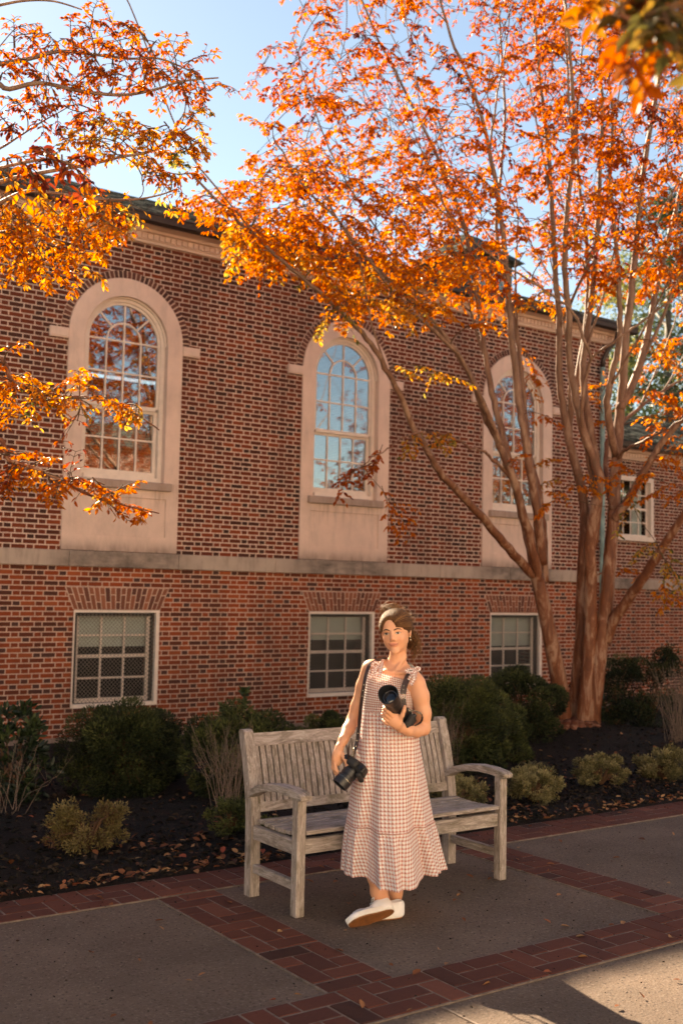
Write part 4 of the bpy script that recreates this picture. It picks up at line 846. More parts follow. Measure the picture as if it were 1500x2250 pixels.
x, y = at(1150, 1640); shrub('conifer_shrub', x, y, .52, .42, .80, 'dark green shrub under the third basement window, left of the myrtle trunks', n=30000, lobes=84, tb=.38)
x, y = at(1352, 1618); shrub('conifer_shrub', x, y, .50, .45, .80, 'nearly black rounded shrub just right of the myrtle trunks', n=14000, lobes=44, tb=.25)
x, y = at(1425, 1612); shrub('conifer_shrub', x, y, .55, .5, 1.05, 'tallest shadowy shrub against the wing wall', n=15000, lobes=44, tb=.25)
x, y = at(30, 1740); shrub('holly_shrub', x, y, .30, .32, .86, 'open dark holly with broad leaves at the left edge of the bed', n=1800, leaf=.070, lobes=40, wk=.45, tb=.15, mat=M['leaf_dark'], jag=.5)
x, y = at(515, 1650); shrub('holly_shrub', x, y, .2, .2, .85, 'small holly top showing above the twig-veiled shrub', n=700, leaf=.07, lobes=16, wk=.45, tb=.4, mat=M['leaf_dark'], jag=.5)
def low(px, py, rx, h, label, mat, n=5000, tb=.55, name='perennial_mound', leaf=.021):
    q = PZ(px, py, 0.0); shrub(name, q[0], q[1]+rx*.6, rx, rx*.85, h, label, 'plant', mat, int(n*1.5), leaf, 60, wk=.42, tb=tb, jag=.35, z=-0.005)
low(212, 1875, .235, .30, 'reddish green low plant in the dark mulch near the left edge', M['perennial_red'], 5200, .5)
low(1205, 1768, .26, .25, 'pale green low mound nearest the right arm of the bench', M['perennial'], 6500, .62)
low(1350, 1728, .25, .24, 'pale green low mound between two others under the myrtle', M['perennial'], 6000, .55)
low(1485, 1715, .25, .27, 'pale green low mound cut by the right edge of the picture', M['perennial'], 6000, .5)
low(1030, 1778, .24, .22, 'pale green low mound seen under the bench arm behind the seat', M['perennial'], 6000, .62)
low(520, 1835, .15, .24, 'small bright green plant behind the left leg of the bench', M['shrub'], 2600, .75)
low(600, 1850, .14, .14, 'sprawling green plant under the bench seat', M['shrub'], 1600, .8)
def twigs(px, py, h, sp, n, label, r=.0021):
    q = PZ(px, py, -0.05); e = empty('bare_twig_shrub', (q[0], q[1], bed_z(q[0], q[1])), label, 'shrub'); mb = MB()
    for k in range(n):
        a = rng.uniform(0, 6.28); s_ = sp*rng.uniform(.2, 1); H = h*rng.uniform(.55, 1.0); b = np.array([q[0]+rng.normal(0, .05), q[1]+rng.normal(0, .05), bed_z(q[0], q[1])])
        p1 = b+np.array([math.cos(a)*s_*.35, math.sin(a)*s_*.35, H*.5]); p2 = b+np.array([math.cos(a)*s_, math.sin(a)*s_, H]); m_ = (p1+p2)/2+rng.normal(0, .02, 3)
        mb.tube([b, p1, m_, p2], [r*1.3, r, r*.8, r*.4], 4, cap=False)
        for t in range(3):
            s0 = p1+(p2-p1)*rng.uniform(0, .8); mb.tube([s0, s0+np.array([rng.normal(0, .07), rng.normal(0, .07), rng.uniform(.06, .18)])], [r*.6, r*.3], 3, cap=False)
    mb.build('stems', M['grey_twig'], e, recalc=False)
twigs(500, 1775, .72, .30, 44, 'bare twiggy shrub in front of the green one behind the left end of the bench')
twigs(30, 1760, .62, .45, 12, 'bare stems rising among the dark holly at the left edge')
twigs(1490, 1640, .95, .4, 60, 'bare brown twiggy shrub against the wing wall at the right edge')
twigs(985, 1690, .75, .25, 26, 'thin bare stems poking out of the wide light green shrub')
def blades(px, py, n, h, label):
    q = PZ(px, py, 0); e = empty('grass_tuft', (q[0], q[1], 0), label, 'plant'); mb = MB()
    for k in range(n):
        a = rng.uniform(0, 6.28); s_ = h*rng.uniform(.4, 1.1); b = q+np.array([rng.normal(0, .02), rng.normal(0, .02), 0]); d = np.array([math.cos(a), math.sin(a), 0]); w_ = np.array([-d[1], d[0], 0])*.004
        p1 = b+d*s_*.35+np.array([0, 0, h*.8]); p2 = b+d*s_*.8+np.array([0, 0, h*.9]); p3 = b+d*s_*1.15+np.array([0, 0, h*.55])
        V = [b-w_, b+w_, p1-w_, p1+w_, p2-w_*.8, p2+w_*.8, p3]; mb.add(V, [(0, 1, 3, 2), (2, 3, 5, 4), (4, 5, 6)], 0.6)
    mb.build('blades', M['perennial'], e, recalc=False)
blades(1170, 1712, 40, .16, 'strappy grass tuft behind the low mound nearest the bench arm')
blades(1010, 1665, 26, .2, 'strappy grass tuft between the bench back and the wide shrub')

# ------------------------------------------------------------------ fallen leaves
M['fallen'] = leaf_mat('fallen_leaf', [(0.0, (0.07, 0.03, 0.02)), (0.3, (0.22, 0.075, 0.03)), (0.6, (0.30, 0.125, 0.055)), (0.85, (0.42, 0.24, 0.11)), (1.0, (0.32, 0.07, 0.035))], trans=.15, rough=.7, spec=.2, tgain=1)
def fallen(name, P, L, kind='stuff'):
    n = len(P); a = rng.uniform(0, 6.28, n); D = np.stack([np.cos(a), np.sin(a), rng.normal(0, .22, n)], 1); N = nrm(np.stack([rng.normal(0, .35, n), rng.normal(0, .35, n), np.ones(n)], 1))
    o = leaf_mesh(name, P, D, N, L, rng.uniform(0, 1, n), M['fallen'], wk=.6, fold=.5, droop=-.15); tag(o, kind=kind); return o
P = []; 
for k in range(2500):
    x_ = rng.uniform(-1, 16); y_ = 5.62+rng.exponential(1.6)
    if y_ > 13.5 or (rng.random() > .25 and noise.noise(Vector((x_*1.1, y_*1.1, 7))) < 0.02): continue
    P.append((x_, y_, bed_z(x_, y_)+.028))
for k in range(520):
    P.append((rng.uniform(-1, 9), 5.60+abs(rng.normal(0, .10)), .03))
P = np.array(P); fallen('fallen_leaves', P, .055*rng.uniform(.5, 1.2, len(P)))
P = [(*PZ(x_, y_)[:2], .012) for x_, y_ in ((340, 2030), (360, 2050), (305, 2113), (435, 2152), (195, 2098), (645, 2192), (160, 2001), (905, 2150), (985, 2122), (965, 2092), (1015, 2022), (1090, 1922), (1140, 1895), (1222, 1973), (1335, 2040), (1370, 2030), (1212, 2143), (1477, 2066), (892, 2230), (795, 2224), (903, 1975), (1003, 1975), (1160, 1820), (1205, 1918), (1292, 1905), (1345, 1890), (1480, 1840), (905, 1880), (970, 1888), (930, 1868), (1040, 1935), (690, 1945), (735, 1895), (1190, 1785), (1210, 2035), (1230, 2040), (780, 1975), (510, 1990), (1418, 1850), (1355, 1790), (230, 1985), (240, 1992), (225, 1978))]
for k in range(60):
    P.append((rng.uniform(1, 9), rng.uniform(2.6, 5.6), .012))
P = np.array(P); fallen('scattered_leaves_on_paving', P, .05*rng.uniform(.5, 1.1, len(P)))

# grit and chips of mulch: spilled on the paving, thick in the bed
M['chip'] = tintmat('mulch_chip', [(0, (.010, .008, .006)), (.5, (.022, .015, .011)), (1, (.07, .045, .03))], rough=.95)
def chips(name, P, L):
    n = len(P); a = rng.uniform(0, 6.28, n); D = np.stack([np.cos(a), np.sin(a), rng.normal(0, .25, n)], 1); N = nrm(rng.normal(0, .5, (n, 3))+np.array([0, 0, 1]))
    tag(leaf_mesh(name, P, D, N, L, rng.uniform(0, 1, n)**1.5, M['chip'], wk=.5, fold=1.0, droop=-.1), kind='stuff')
P = np.array([(x_, y_, bed_z(x_, y_)+.024) for x_, y_ in zip(rng.uniform(-1, 13, 14000), 5.6+rng.exponential(1.7, 14000)) if y_ < 12]); chips('mulch_chips', P, .045*rng.uniform(.3, 1.3, len(P)))
P = np.array([(x_, y_, .012) for x_, y_ in list(zip(rng.uniform(0, 9, 1500), rng.uniform(2.2, 5.6, 1500)))+list(zip(rng.uniform(0, 9, 500), 5.6-rng.exponential(.12, 500)))]); chips('paving_grit', P, .0095*rng.uniform(.3, 1.6, len(P)))
# ------------------------------------------------------------------ the weathered bench
BN = empty('park_bench', (3.74, 4.86, 0), 'weathered grey slatted wooden bench with curved arms on the paved square behind the woman', 'bench')
XL, XR, YF = 3.052, 4.432, 4.64
for X in (XL, XR):
    m = MB(); m.box(X-.026, X+.026, YF-.027, YF+.027, 0.0, 0.585, bev=.004, gax=2); m.build('leg', M['wood'], BN, grain=True)
    m = MB(); prof = [(5.055, 0), (5.115, 0), (5.118, .38), (5.128, .5), (5.165, .68), (5.215, .845), (5.205, .862), (5.175, .862), (5.158, .850), (5.108, .68), (5.068, .5), (5.055, .38)]
    m.prism(prof, X-.029, X+.029, ax='X'); m.g = [(p[2]+X*7, p[1]*1.0, p[0]) for p in m.v]; m.build('rear_leg', M['wood'], BN, grain=True)
    # curved arm
    m = MB(); top = [(5.10, .545), (5.02, .585), (4.92, .612), (4.80, .626), (4.68, .624), (4.60, .612), (4.575, .600)]; bot = [(4.578, .578), (4.60, .572), (4.70, .584), (4.80, .586), (4.92, .572), (5.02, .545), (5.10, .505)]
    m.prism(top+bot, X-.036, X+.036, ax='X'); m.g = [(p[1]+X*5, p[0], p[2]) for p in m.v]
    am = m.build('armrest', M['wood'], BN, grain=True); bv = am.modifiers.new('b', 'BEVEL'); bv.width = .006; bv.segments = 2
    m = MB(); m.box(X-.017, X+.017, YF+.031, 5.054, .125, .17, bev=.003, gax=1); m.build('stretcher', M['wood'], BN, grain=True)
    m = MB(); m.box(X-.02+(.0), X+.02, YF+.031, 5.054, .300, .372, bev=.003, gax=1); m.build('side_rail', M['wood'], BN, grain=True)
m = MB(); m.box(XL+.030, XR-.030, YF-.012, YF+.022, .302, .376, bev=.003); m.build('front_rail', M['wood'], BN, grain=True)
m = MB()
ys_ = np.linspace(4.615, 5.04, 9)
for k in range(8):
    y0 = ys_[k]; y1 = ys_[k+1]-.008; zc = .378+.012*((k-4.2)/4)**2*1.2+(0.004 if k == 0 else 0)
    for seg in range(1):
        m.box((XL+.030) if k == 0 else XL+.0, (XR-.030) if k == 0 else XR-.0, y0, y1, zc-.0, zc+.022, bev=.004)
m.build('seat', M['wood'], BN, grain=True)
m = MB(); m.prism([(5.155, .772), (5.185, .765), (5.208, .832), (5.178, .840)], XL+.03, XR-.03, ax='X'); m.g = [(p[0], p[1], p[2]*.5+3) for p in m.v]; m.build('top_rail', M['wood'], BN, grain=True)
m = MB(); m.prism([(5.070, .435), (5.100, .430), (5.108, .480), (5.078, .485)], XL+.03, XR-.03, ax='X'); m.g = [(p[0], p[1], p[2]*.5+9) for p in m.v]; m.build('lower_rail', M['wood'], BN, grain=True)
m = MB(); n_ = 34; pitch = (XR-XL-.062)/n_
for k in range(n_):
    x0 = XL+.031+k*pitch; c0 = m.n; V0 = len(m.v)
    m.prism([(5.082, .480), (5.094, .478), (5.112, .56), (5.142, .67), (5.176, .775), (5.164, .778), (5.130, .67), (5.100, .56)], x0+.0048, x0+pitch-.0048, ax='X')
    off = random.random()*50
    for i in range(V0, len(m.v)): p = m.v[i]; m.g[i] = (p[2]+off, p[0]+off, p[1])
m.build('back_slats', M['wood'], BN, grain=True)

# ------------------------------------------------------------------ the woman
M['skin'] = None
def skin_mat():
    t = NT('skin'); a = t.attr('scol').outputs['Color']; n = t.noise(t.pos(), 45, 4)
    t.base(t.mix(t.math('MULTIPLY', n, .14), a, (.45, .17, .10))); t.rough(.48); t.b.inputs['Subsurface Weight'].default_value = .12
    t.b.inputs['Subsurface Radius'].default_value = (1.0, .36, .2); t.b.inputs['Subsurface Scale'].default_value = .012; t.b.inputs['Specular IOR Level'].default_value = .42
    t.bump(t.math('ADD', t.noise(t.pos(), 380, 3), t.math('MULTIPLY', t.noise(t.pos(), 60, 3), 1.5)), .28, .0018); return t.m
def gingham():
    t = NT('gingham_cloth'); uv = t.new('ShaderNodeUVMap'); uv.uv_map = 'UVMap'; u, v, _ = t.sep(uv.outputs[0])
    fu = t.math('FRACT', u); fv = t.math('FRACT', v)
    su = t.math('SMOOTH_MIN', t.math('MULTIPLY', t.math('SUBTRACT', fu, .0), 14.0, clamp=True), t.math('MULTIPLY', t.math('SUBTRACT', .5, fu), 14.0, clamp=True), .1)
    sv = t.math('SMOOTH_MIN', t.math('MULTIPLY', t.math('SUBTRACT', fv, .0), 14.0, clamp=True), t.math('MULTIPLY', t.math('SUBTRACT', .5, fv), 14.0, clamp=True), .1)
    s_ = t.math('MULTIPLY', t.math('ADD', su, sv), .5, clamp=True)
    c = t.ramp(s_, [(0.0, (.95, .93, .92)), (.5, (.83, .58, .53)), (1.0, (.56, .22, .17))])
    t.base(c); t.rough(.9); t.b.inputs['Specular IOR Level'].default_value = .2
    pk = t.math('MULTIPLY', t.math('SINE', t.math('MULTIPLY', u, 6.283)), t.math('SINE', t.math('MULTIPLY', v, 6.283)))
    t.bump(t.math('ADD', t.math('MULTIPLY', pk, .4), t.math('MULTIPLY', t.noise(t.pos(), 55, 4), 1.6)), .8, .008)
    tl = t.new('ShaderNodeBsdfTranslucent'); t.link(c, tl.inputs['Color']); m = t.new('ShaderNodeMixShader'); m.inputs[0].default_value = .22
    t.link(t.b.outputs[0], m.inputs[1]); t.link(tl.outputs[0], m.inputs[2]); t.link(m.outputs[0], t.out.inputs['Surface']); return t.m
M['skin'] = skin_mat(); M['gingham'] = gingham()
M['hair'] = tintmat('brown_hair', [(0, (.035, .015, .007)), (.5, (.11, .047, .021)), (1, (.30, .15, .062))], rough=.6, bumpk=.3, bs=200, dist=.001, spec=.15)
M['leather'] = simple('brown_leather', (.040, .018, .014), .42, var=.2, scale=40); M['black'] = simple('black_plastic', (.012, .012, .014), .38, var=.1)
M['rubber'] = simple('black_rubber', (.018, .017, .018), .75, var=.1); M['lens'] = simple('lens_glass', (.010, .010, .016), .06, spec=.8); M['metal'] = simple('brass_metal', (.75, .66, .50), .25, metal=1.0)
M['canvas'] = simple('white_canvas', (.80, .79, .80), .8, var=.04, bump=.3, bscale=300); M['whiterub'] = simple('white_rubber', (.78, .75, .70), .5, var=.04); M['gum'] = simple('gum_sole', (.23, .085, .028), .6, var=.2, scale=30, bump=.3)
M['lace'] = simple('shoe_lace', (.82, .81, .80), .8); M['eyew'] = simple('eye_white', (.62, .56, .52), .25); M['iris'] = simple('eye_iris', (.05, .03, .02), .12); M['lip'] = simple('lip_line', (.20, .05, .04), .5); M['lash'] = simple('brow_hair', (.045, .020, .012), .7)

DB = 5.5
def Q(x, y, dz=0.0): return PD(x, y, DB+dz)
FWh = nrm(np.array([FW[0], FW[1], 0])); RTh = nrm(np.array([RT[0], RT[1], 0])); ZZ = np.array([0, 0, 1.0])

class SDF:
    def __init__(s, lo, hi, vox):
        s.lo = np.array(lo); s.v = vox; s.n = np.ceil((np.array(hi)-s.lo)/vox).astype(int)+1; s.g = np.full(s.n, .1, np.float32)
    def local(s, c0, c1, mg):
        a = np.maximum(0, np.floor((np.minimum(c0, c1)-mg-s.lo)/s.v).astype(int)); b = np.minimum(s.n, np.ceil((np.maximum(c0, c1)+mg-s.lo)/s.v).astype(int)+1)
        X = (s.lo[0]+np.arange(a[0], b[0])*s.v)[:, None, None]; Y = (s.lo[1]+np.arange(a[1], b[1])*s.v)[None, :, None]; Z = (s.lo[2]+np.arange(a[2], b[2])*s.v)[None, None, :]
        return (slice(a[0], b[0]), slice(a[1], b[1]), slice(a[2], b[2])), X, Y, Z
    def put(s, sl, d, k, sub=False):
        g = s.g[sl]
        if sub: d = -d; h = np.clip(.5-.5*(d-g)/k, 0, 1) if k else 0; h = np.clip(.5+.5*(d-g)/k, 0, 1); s.g[sl] = g*(1-h)+d*h+k*h*(1-h)
        else: h = np.clip(.5+.5*(d-g)/k, 0, 1); s.g[sl] = d*(1-h)+g*h-k*h*(1-h)
    def cone(s, a, b, ra, rb, k=.018):
        a = np.asarray(a, float); b = np.asarray(b, float); sl, X, Y, Z = s.local(a, b, max(ra, rb)+k+.012)
        ab = b-a; L2 = max(ab@ab, 1e-9); t = np.clip(((X-a[0])*ab[0]+(Y-a[1])*ab[1]+(Z-a[2])*ab[2])/L2, 0, 1)
        d = np.sqrt((X-a[0]-t*ab[0])**2+(Y-a[1]-t*ab[1])**2+(Z-a[2]-t*ab[2])**2)-(ra+(rb-ra)*t); s.put(sl, d.astype(np.float32), k)
    def chain(s, pts, rs, k=.018):
        for i in range(len(pts)-1): s.cone(pts[i], pts[i+1], rs[i], rs[i+1], k)
    def ell(s, c, r, ax=None, k=.018, sub=False):
        c = np.asarray(c, float); ax = np.eye(3) if ax is None else np.array([nrm(a) for a in ax]); R_ = max(r); sl, X, Y, Z = s.local(c, c, R_+k+.012)
        q = [ax[i][0]*(X-c[0])+ax[i][1]*(Y-c[1])+ax[i][2]*(Z-c[2]) for i in range(3)]
        k0 = np.sqrt(sum((q[i]/r[i])**2 for i in range(3))); k1 = np.sqrt(sum((q[i]/r[i]**2)**2 for i in range(3)))+1e-6
        s.put(sl, (k0*(k0-1)/k1).astype(np.float32), k, sub)
    def mesh(s, name, mat, parent, smooth_it=2):
        import openvdb as vdb
        g = vdb.FloatGrid(background=.1); g.copyFromArray(s.g); p, q = g.convertToQuads(isovalue=0.0)
        p = p*s.v+s.lo
        for _ in range(smooth_it):                       # light Laplacian
            acc = np.zeros_like(p); cnt = np.zeros(len(p))
            for a, b in ((0, 1), (1, 2), (2, 3), (3, 0)):
                np.add.at(acc, q[:, a], p[q[:, b]]); np.add.at(acc, q[:, b], p[q[:, a]]); np.add.at(cnt, q[:, a], 1); np.add.at(cnt, q[:, b], 1)
            p = p*.5+.5*acc/cnt[:, None]
        me = bpy.data.meshes.new(name); me.vertices.add(len(p)); me.vertices.foreach_set('co', p.astype(np.float32).ravel()); F = q.astype(np.int32)
        me.loops.add(F.size); me.loops.foreach_set('vertex_index', F.ravel()); me.polygons.add(len(F))
        me.polygons.foreach_set('loop_start', np.arange(0, F.size, 4, dtype=np.int32)); me.polygons.foreach_set('loop_total', np.full(len(F), 4, dtype=np.int32)); me.update(calc_edges=True); me.validate()
        return link(me, name, mat, parent, True), p

W = empty('person', (3.45, 4.38, 0), 'woman in a rust and white gingham dress and white sneakers holding a large camera', 'person')
# head frame
ya, ti = R(15), R(6.0)
hf = nrm(-FW*math.cos(ya)-RT*math.sin(ya)+UP*0.02); hs = nrm(RT*math.cos(ya)-FW*math.sin(ya)); hu = nrm(np.cross(hs, hf)); hu = hu if hu[2] > 0 else -hu
hu2 = nrm(hu*math.cos(ti)-hs*math.sin(ti)); hs = nrm(hs*math.cos(ti)+hu*math.sin(ti)); hu = hu2
HO = Q(869, 1390, -.03); HSC = .96
def H(s_, u_, f_): return HO+(hs*s_+hu*u_+hf*f_)*HSC
HAX = (hs, hu, hf)

sd = SDF((2.72, 3.72, .02), (4.12, 4.95, 1.66), .003)
# torso and neck
ta = R(22); tf = nrm(-FWh*math.cos(ta)-RTh*math.sin(ta)); ts = nrm(RTh*math.cos(ta)-FWh*math.sin(ta)); TAX = (ts, ZZ, tf)
sd.ell(Q(856, 1522, .0), (.118, .135, .085), TAX); sd.ell(Q(858, 1488, .01), (.118, .07, .070), TAX); sd.ell(Q(852, 1600), (.105, .14, .085), TAX); sd.ell(Q(850, 1680), (.145, .13, .105), TAX)
sd.cone(Q(826, 1476, .045), Q(905, 1494, -.035), .045, .042, .03)
sd.chain([Q(876, 1415, .0), Q(874, 1440, .005), Q(869, 1474, .015)], [.043, .038, .052], .020)
sd.cone(Q(870, 1458, .02), Q(824, 1468, .055), .026, .034, .03); sd.cone(Q(878, 1461, .015), Q(910, 1487, -.02), .024, .028, .028)
sd.cone(Q(846, 1474, -.045), Q(862, 1478, -.062), .0075, .0075, .012); sd.cone(Q(872, 1479, -.066), Q(900, 1478, -.085), .0075, .007, .012)
sd.cone(Q(890, 1444, -.02), Q(867, 1475, -.055), .008, .008, .014)
# her right arm (towards the left edge)
A1 = [Q(814, 1470, .055), Q(800, 1508, .075), Q(786, 1552, .09), Q(775, 1583, .09)]; sd.chain(A1, [.047, .040, .035, .033], .02)
A1b = [Q(775, 1583, .09), Q(765, 1603, .04), Q(754, 1626, -.03), Q(745, 1645, -.06)]; sd.chain(A1b, [.033, .032, .0245, .0205], .012)
# her left arm (folded)
A2 = [Q(916, 1503, -.045), Q(923, 1530, -.055), Q(929, 1567, -.06), Q(930, 1600, -.06)]; sd.chain(A2, [.044, .043, .039, .035], .02)
A2b = [Q(930, 1601, -.065), Q(914, 1606, -.11), Q(896, 1605, -.17), Q(879, 1598, -.21)]; sd.chain(A2b, [.035, .033, .028, .0235], .012)
# legs
sd.chain([Q(838, 1700, .0), Q(834, 1830, -.08), Q(828, 1925, -.10), Q(832, 1960, -.10), Q(845, 1988, -.09)], [.085, .055, .047, .040, .033], .02)
sd.chain([Q(868, 1700, .02), Q(868, 1830, .03), Q(866, 1925, .04), Q(867, 1960, .04), Q(868, 1992, .05)], [.085, .055, .045, .038, .031], .02)
sd.ell(Q(846, 1994, -.11), (.032, .024, .030), (RT, UP, FW)); sd.ell(Q(866, 2000, .03), (.045, .03, .035), (RT, UP, FW))
# head
sd.ell(H(0, .030, -.018), (.073, .080, .092), HAX, .02); sd.ell(H(0, -.015, .018), (.061, .082, .068), HAX, .02)
sd.ell(H(0, .045, .045), (.054, .042, .036), HAX, .02)
for q in (-1, 1):
    sd.cone(H(0, -.088, .060), H(q*.044, -.045, .010), .015, .016, .02); sd.ell(H(q*.033, -.028, .057), (.021, .022, .018), HAX, .014)
    sd.cone(H(q*.014, .024, .079), H(q*.044, .022, .066), .007, .006, .010); sd.ell(H(q*.030, .002, .094), (.014, .010, .011), HAX, .006, sub=True)
    sd.ell(H(q*.0105, -.030, .087), (.0075, .006, .009), HAX, .006)
    sd.cone(H(q*.022, .0005, .0705), H(q*.038, .0005, .0665), .0115, .010, .004)
sd.ell(H(0, -.092, .068), (.017, .013, .013), HAX, .012)
sd.cone(H(0, .014, .082), H(0, -.022, .099), .0065, .0088, .010)
sd.ell(H(0, -.0525, .0795), (.021, .0050, .0085), HAX, .005); sd.ell(H(0, -.0615, .0785), (.018, .0058, .0085), HAX, .005)
sd.ell(H(.0705, -.002, -.012), (.008, .026, .015), (nrm(hs+.3*hf), hu, nrm(hf-.3*hs)), .006); sd.ell(H(.074, .004, -.006), (.006, .014, .008), HAX, .004, sub=True); sd.ell(H(-.0705, -.002, -.012), (.008, .026, .015), HAX, .006)
# hand that hangs and holds the lower camera: palm, four fingers, thumb
def finger(pts, r0, r1): sd.chain([Q(*p) for p in pts], list(np.linspace(r0, r1, len(pts))), .0035)
sd.ell(Q(742, 1664, -.075), (.032, .046, .017), (nrm(RT*.92+FW*.38), nrm(UP-RT*.06), nrm(FW*.92-RT*.38)), .012)
sd.cone(Q(745, 1643, -.06), Q(743, 1656, -.07), .0205, .022, .012)
finger([(736, 1676, -.085), (738, 1692, -.098), (747, 1702, -.105), (760, 1707, -.102)], .0100, .0078)
finger([(733, 1674, -.072), (733, 1690, -.083), (741, 1703, -.086), (752, 1711, -.080)], .0098, .0078)
finger([(732, 1671, -.056), (731, 1687, -.062), (737, 1700, -.062), (747, 1708, -.052)], .0094, .0074)
finger([(733, 1668, -.042), (731, 1681, -.045), (735, 1693, -.040), (744, 1700, -.032)], .0084, .0066)
finger([(751, 1656, -.080), (758, 1670, -.102), (763, 1682, -.110), (767, 1692, -.108)], .0118, .0082)
# hand that holds the lens: back of the hand to the viewer
sd.ell(Q(868, 1584, -.262), (.036, .040, .016), (nrm(RT*.80+UP*.55), nrm(UP*.82-RT*.55), FW), .012)
sd.cone(Q(879, 1598, -.21), Q(872, 1590, -.245), .0245, .024, .014)
finger([(861, 1573, -.272), (852, 1564, -.282), (846, 1558, -.272), (843, 1553, -.250)], .0106, .0085)
finger([(855, 1577, -.268), (847, 1570, -.272), (842, 1565, -.258), (841, 1560, -.236)], .0106, .0085)
finger([(852, 1584, -.262), (845, 1578, -.262), (840, 1573, -.246), (840, 1568, -.225)], .0100, .0080)
finger([(852, 1592, -.254), (846, 1588, -.252), (842, 1584, -.238), (842, 1580, -.220)], .0090, .0072)
finger([(876, 1584, -.258), (883, 1573, -.272), (887, 1562, -.276), (889, 1553, -.268)], .0130, .0086)
body, bp = sd.mesh('body', M['skin'], W, 2)
# skin colour: pigmented lips and cheeks, and a darker tone around the eyes
co = bp; col = np.tile(np.array([.70, .355, .215, 1.0]), (len(co), 1)); loc = (co-HO)@np.array([hs, hu, hf]).T/HSC
def blend(mask, c): 
    global col
    col[:, :3] = col[:, :3]*(1-mask[:, None])+np.array(c)*mask[:, None]
front = loc[:, 2] > .03
lip = np.clip(1.25-np.sqrt((loc[:, 0]/.0225)**2+((loc[:, 1]+.0570+.10*np.abs(loc[:, 0])*-1)/.0095)**2), 0, .25)*4*front; blend(np.clip(lip, 0, 1)*.65, (.50, .16, .12))
for q in (-1, 1):
    ch = np.exp(-((loc[:, 0]-q*.036)**2+(loc[:, 1]+.026)**2)/.016**2)*front; blend(ch*.30, (.62, .20, .14))
    ey = np.exp(-(((loc[:, 0]-q*.030)/.017)**2+((loc[:, 1]-.004)/.009)**2))*front; blend(ey*.35, (.34, .14, .08))
a = body.data.attributes.new('scol', 'FLOAT_COLOR', 'POINT'); a.data.foreach_set('color', col.astype(np.float32).ravel())
print('body verts', len(co))
# eyes, brows, mouth line, laid on the face
from mathutils.bvhtree import BVHTree
nearh = np.linalg.norm(co-HO, axis=1) < .17
_me = body.data; _pl = np.empty(len(_me.polygons)*4, dtype=np.int32); _me.loops.foreach_get('vertex_index', _pl); _pl = _pl.reshape(-1, 4)
_k = _pl[nearh[_pl].all(1)]; bvh = BVHTree.FromPolygons([Vector(p) for p in co], [tuple(int(i) for i in f) for f in _k])
def FP(s_, u_, off=0.0):
    o = H(s_, u_, .20); hit = bvh.ray_cast(Vector(o), Vector(-hf))
    return (np.array(hit[0]) if hit[0] is not None else H(s_, u_, .07))+hf*off
for q in (-1, 1):
    cx_, cy_ = q*.0305, .0015
    def ep(a, b, off): return FP(cx_+a*.90, cy_+b*.84, off)
    outl = [(-.0145, -.001), (-.009, .0045), (-.001, .0066), (.007, .0052), (.0145, .0012), (.007, -.0040), (-.001, -.0052), (-.009, -.0040)]
    m = MB(); V = [ep(a, b, .0006) for a, b in outl]+[ep(0, 0, .0022)]; m.add(V, [(i, (i+1) % 8, 8) for i in range(8)]); e = m.build('eye', M['eyew'], W, smooth=True)
    m = MB(); n_ = 14; c = (-.0005, .0008); V = [ep(c[0]+.0062*math.cos(t), c[1]+.0054*math.sin(t), .0022) for t in np.linspace(0, 2*math.pi, n_, endpoint=False)]+[ep(c[0], c[1], .0034)]
    m.add(V, [(i, (i+1) % n_, n_) for i in range(n_)]); m.build('iris', M['iris'], e)
    m = MB(); m.tube([ep(-.0155, -.001, .001), ep(-.009, .0050, .0022), ep(-.001, .0074, .0028), ep(.007, .0060, .0024), ep(.0165, .0018, .001)], [.0009, .0016, .0018, .0017, .0008], 6)
    m.tube([ep(-.012, -.0030, .0008), ep(-.001, -.0060, .0012), ep(.011, -.0030, .0008)], [.0005, .0008, .0005], 5); m.build('eyelashes', M['iris'], e)
    m = MB(); m.tube([FP(q*.011, .0185, .0006), FP(q*.019, .0222, .001), FP(q*.030, .0250, .001), FP(q*.041, .0228, .001), FP(q*.050, .0170, .0004)], [.0022, .0032, .0031, .0024, .0008], 8); m.build('eyebrow', M['lash'], W, smooth=True)
m = MB(); m.tube([FP(-.0275, -.0475, .0004), FP(-.022, -.0520, .0004), FP(-.012, -.0565, .0004), FP(0, -.0578, .0004), FP(.012, -.0563, .0004), FP(.022, -.0516, .0004), FP(.0275, -.0470, .0004)], [.0006, .0009, .0012, .0012, .0012, .0009, .0006], 5); m.build('mouth_line', M['lip'], W)

# hair: a smooth cap swept back from a parting, loose strands and a low curly knot
hd = SDF(HO-.20, HO+.20, .003)
hd.ell(H(0, .036, -.021), (.0805, .084, .0990), HAX, .01); hd.ell(H(.0, .006, -.064), (.070, .068, .058), HAX, .02)
hd.ell(H(0, .046, .034), (.064, .050, .050), HAX, .015)
hd.ell(H(-.002, -.052, .086), (.0565, .080, .074), HAX, .008, sub=True); hd.ell(H(-.013, .012, .090), (.033, .060, .050), HAX, .012, sub=True); hd.ell(H(.04, -.062, .035), (.045, .070, .052), HAX, .012, sub=True); hd.ell(H(-.04, -.062, .035), (.045, .075, .052), HAX, .012, sub=True)
hd.ell(H(.020, -.022, -.105), (.040, .044, .036), HAX, .014); hd.ell(H(.045, -.055, -.095), (.022, .045, .026), HAX, .014)
cap, cp = hd.mesh('hair', M['hair'], W, 1)
aa = cap.data.attributes.new('tint', 'FLOAT', 'POINT'); aa.data.foreach_set('value', np.full(len(cp), .32, dtype=np.float32))
m = MB()
def strand(pts, r=.0016, tint=None, n=4): m.tube(pts, [r*.8]+[r]*(len(pts)-2)+[r*.4], n, tint=rng.uniform(.15, .95) if tint is None else tint, cap=False)
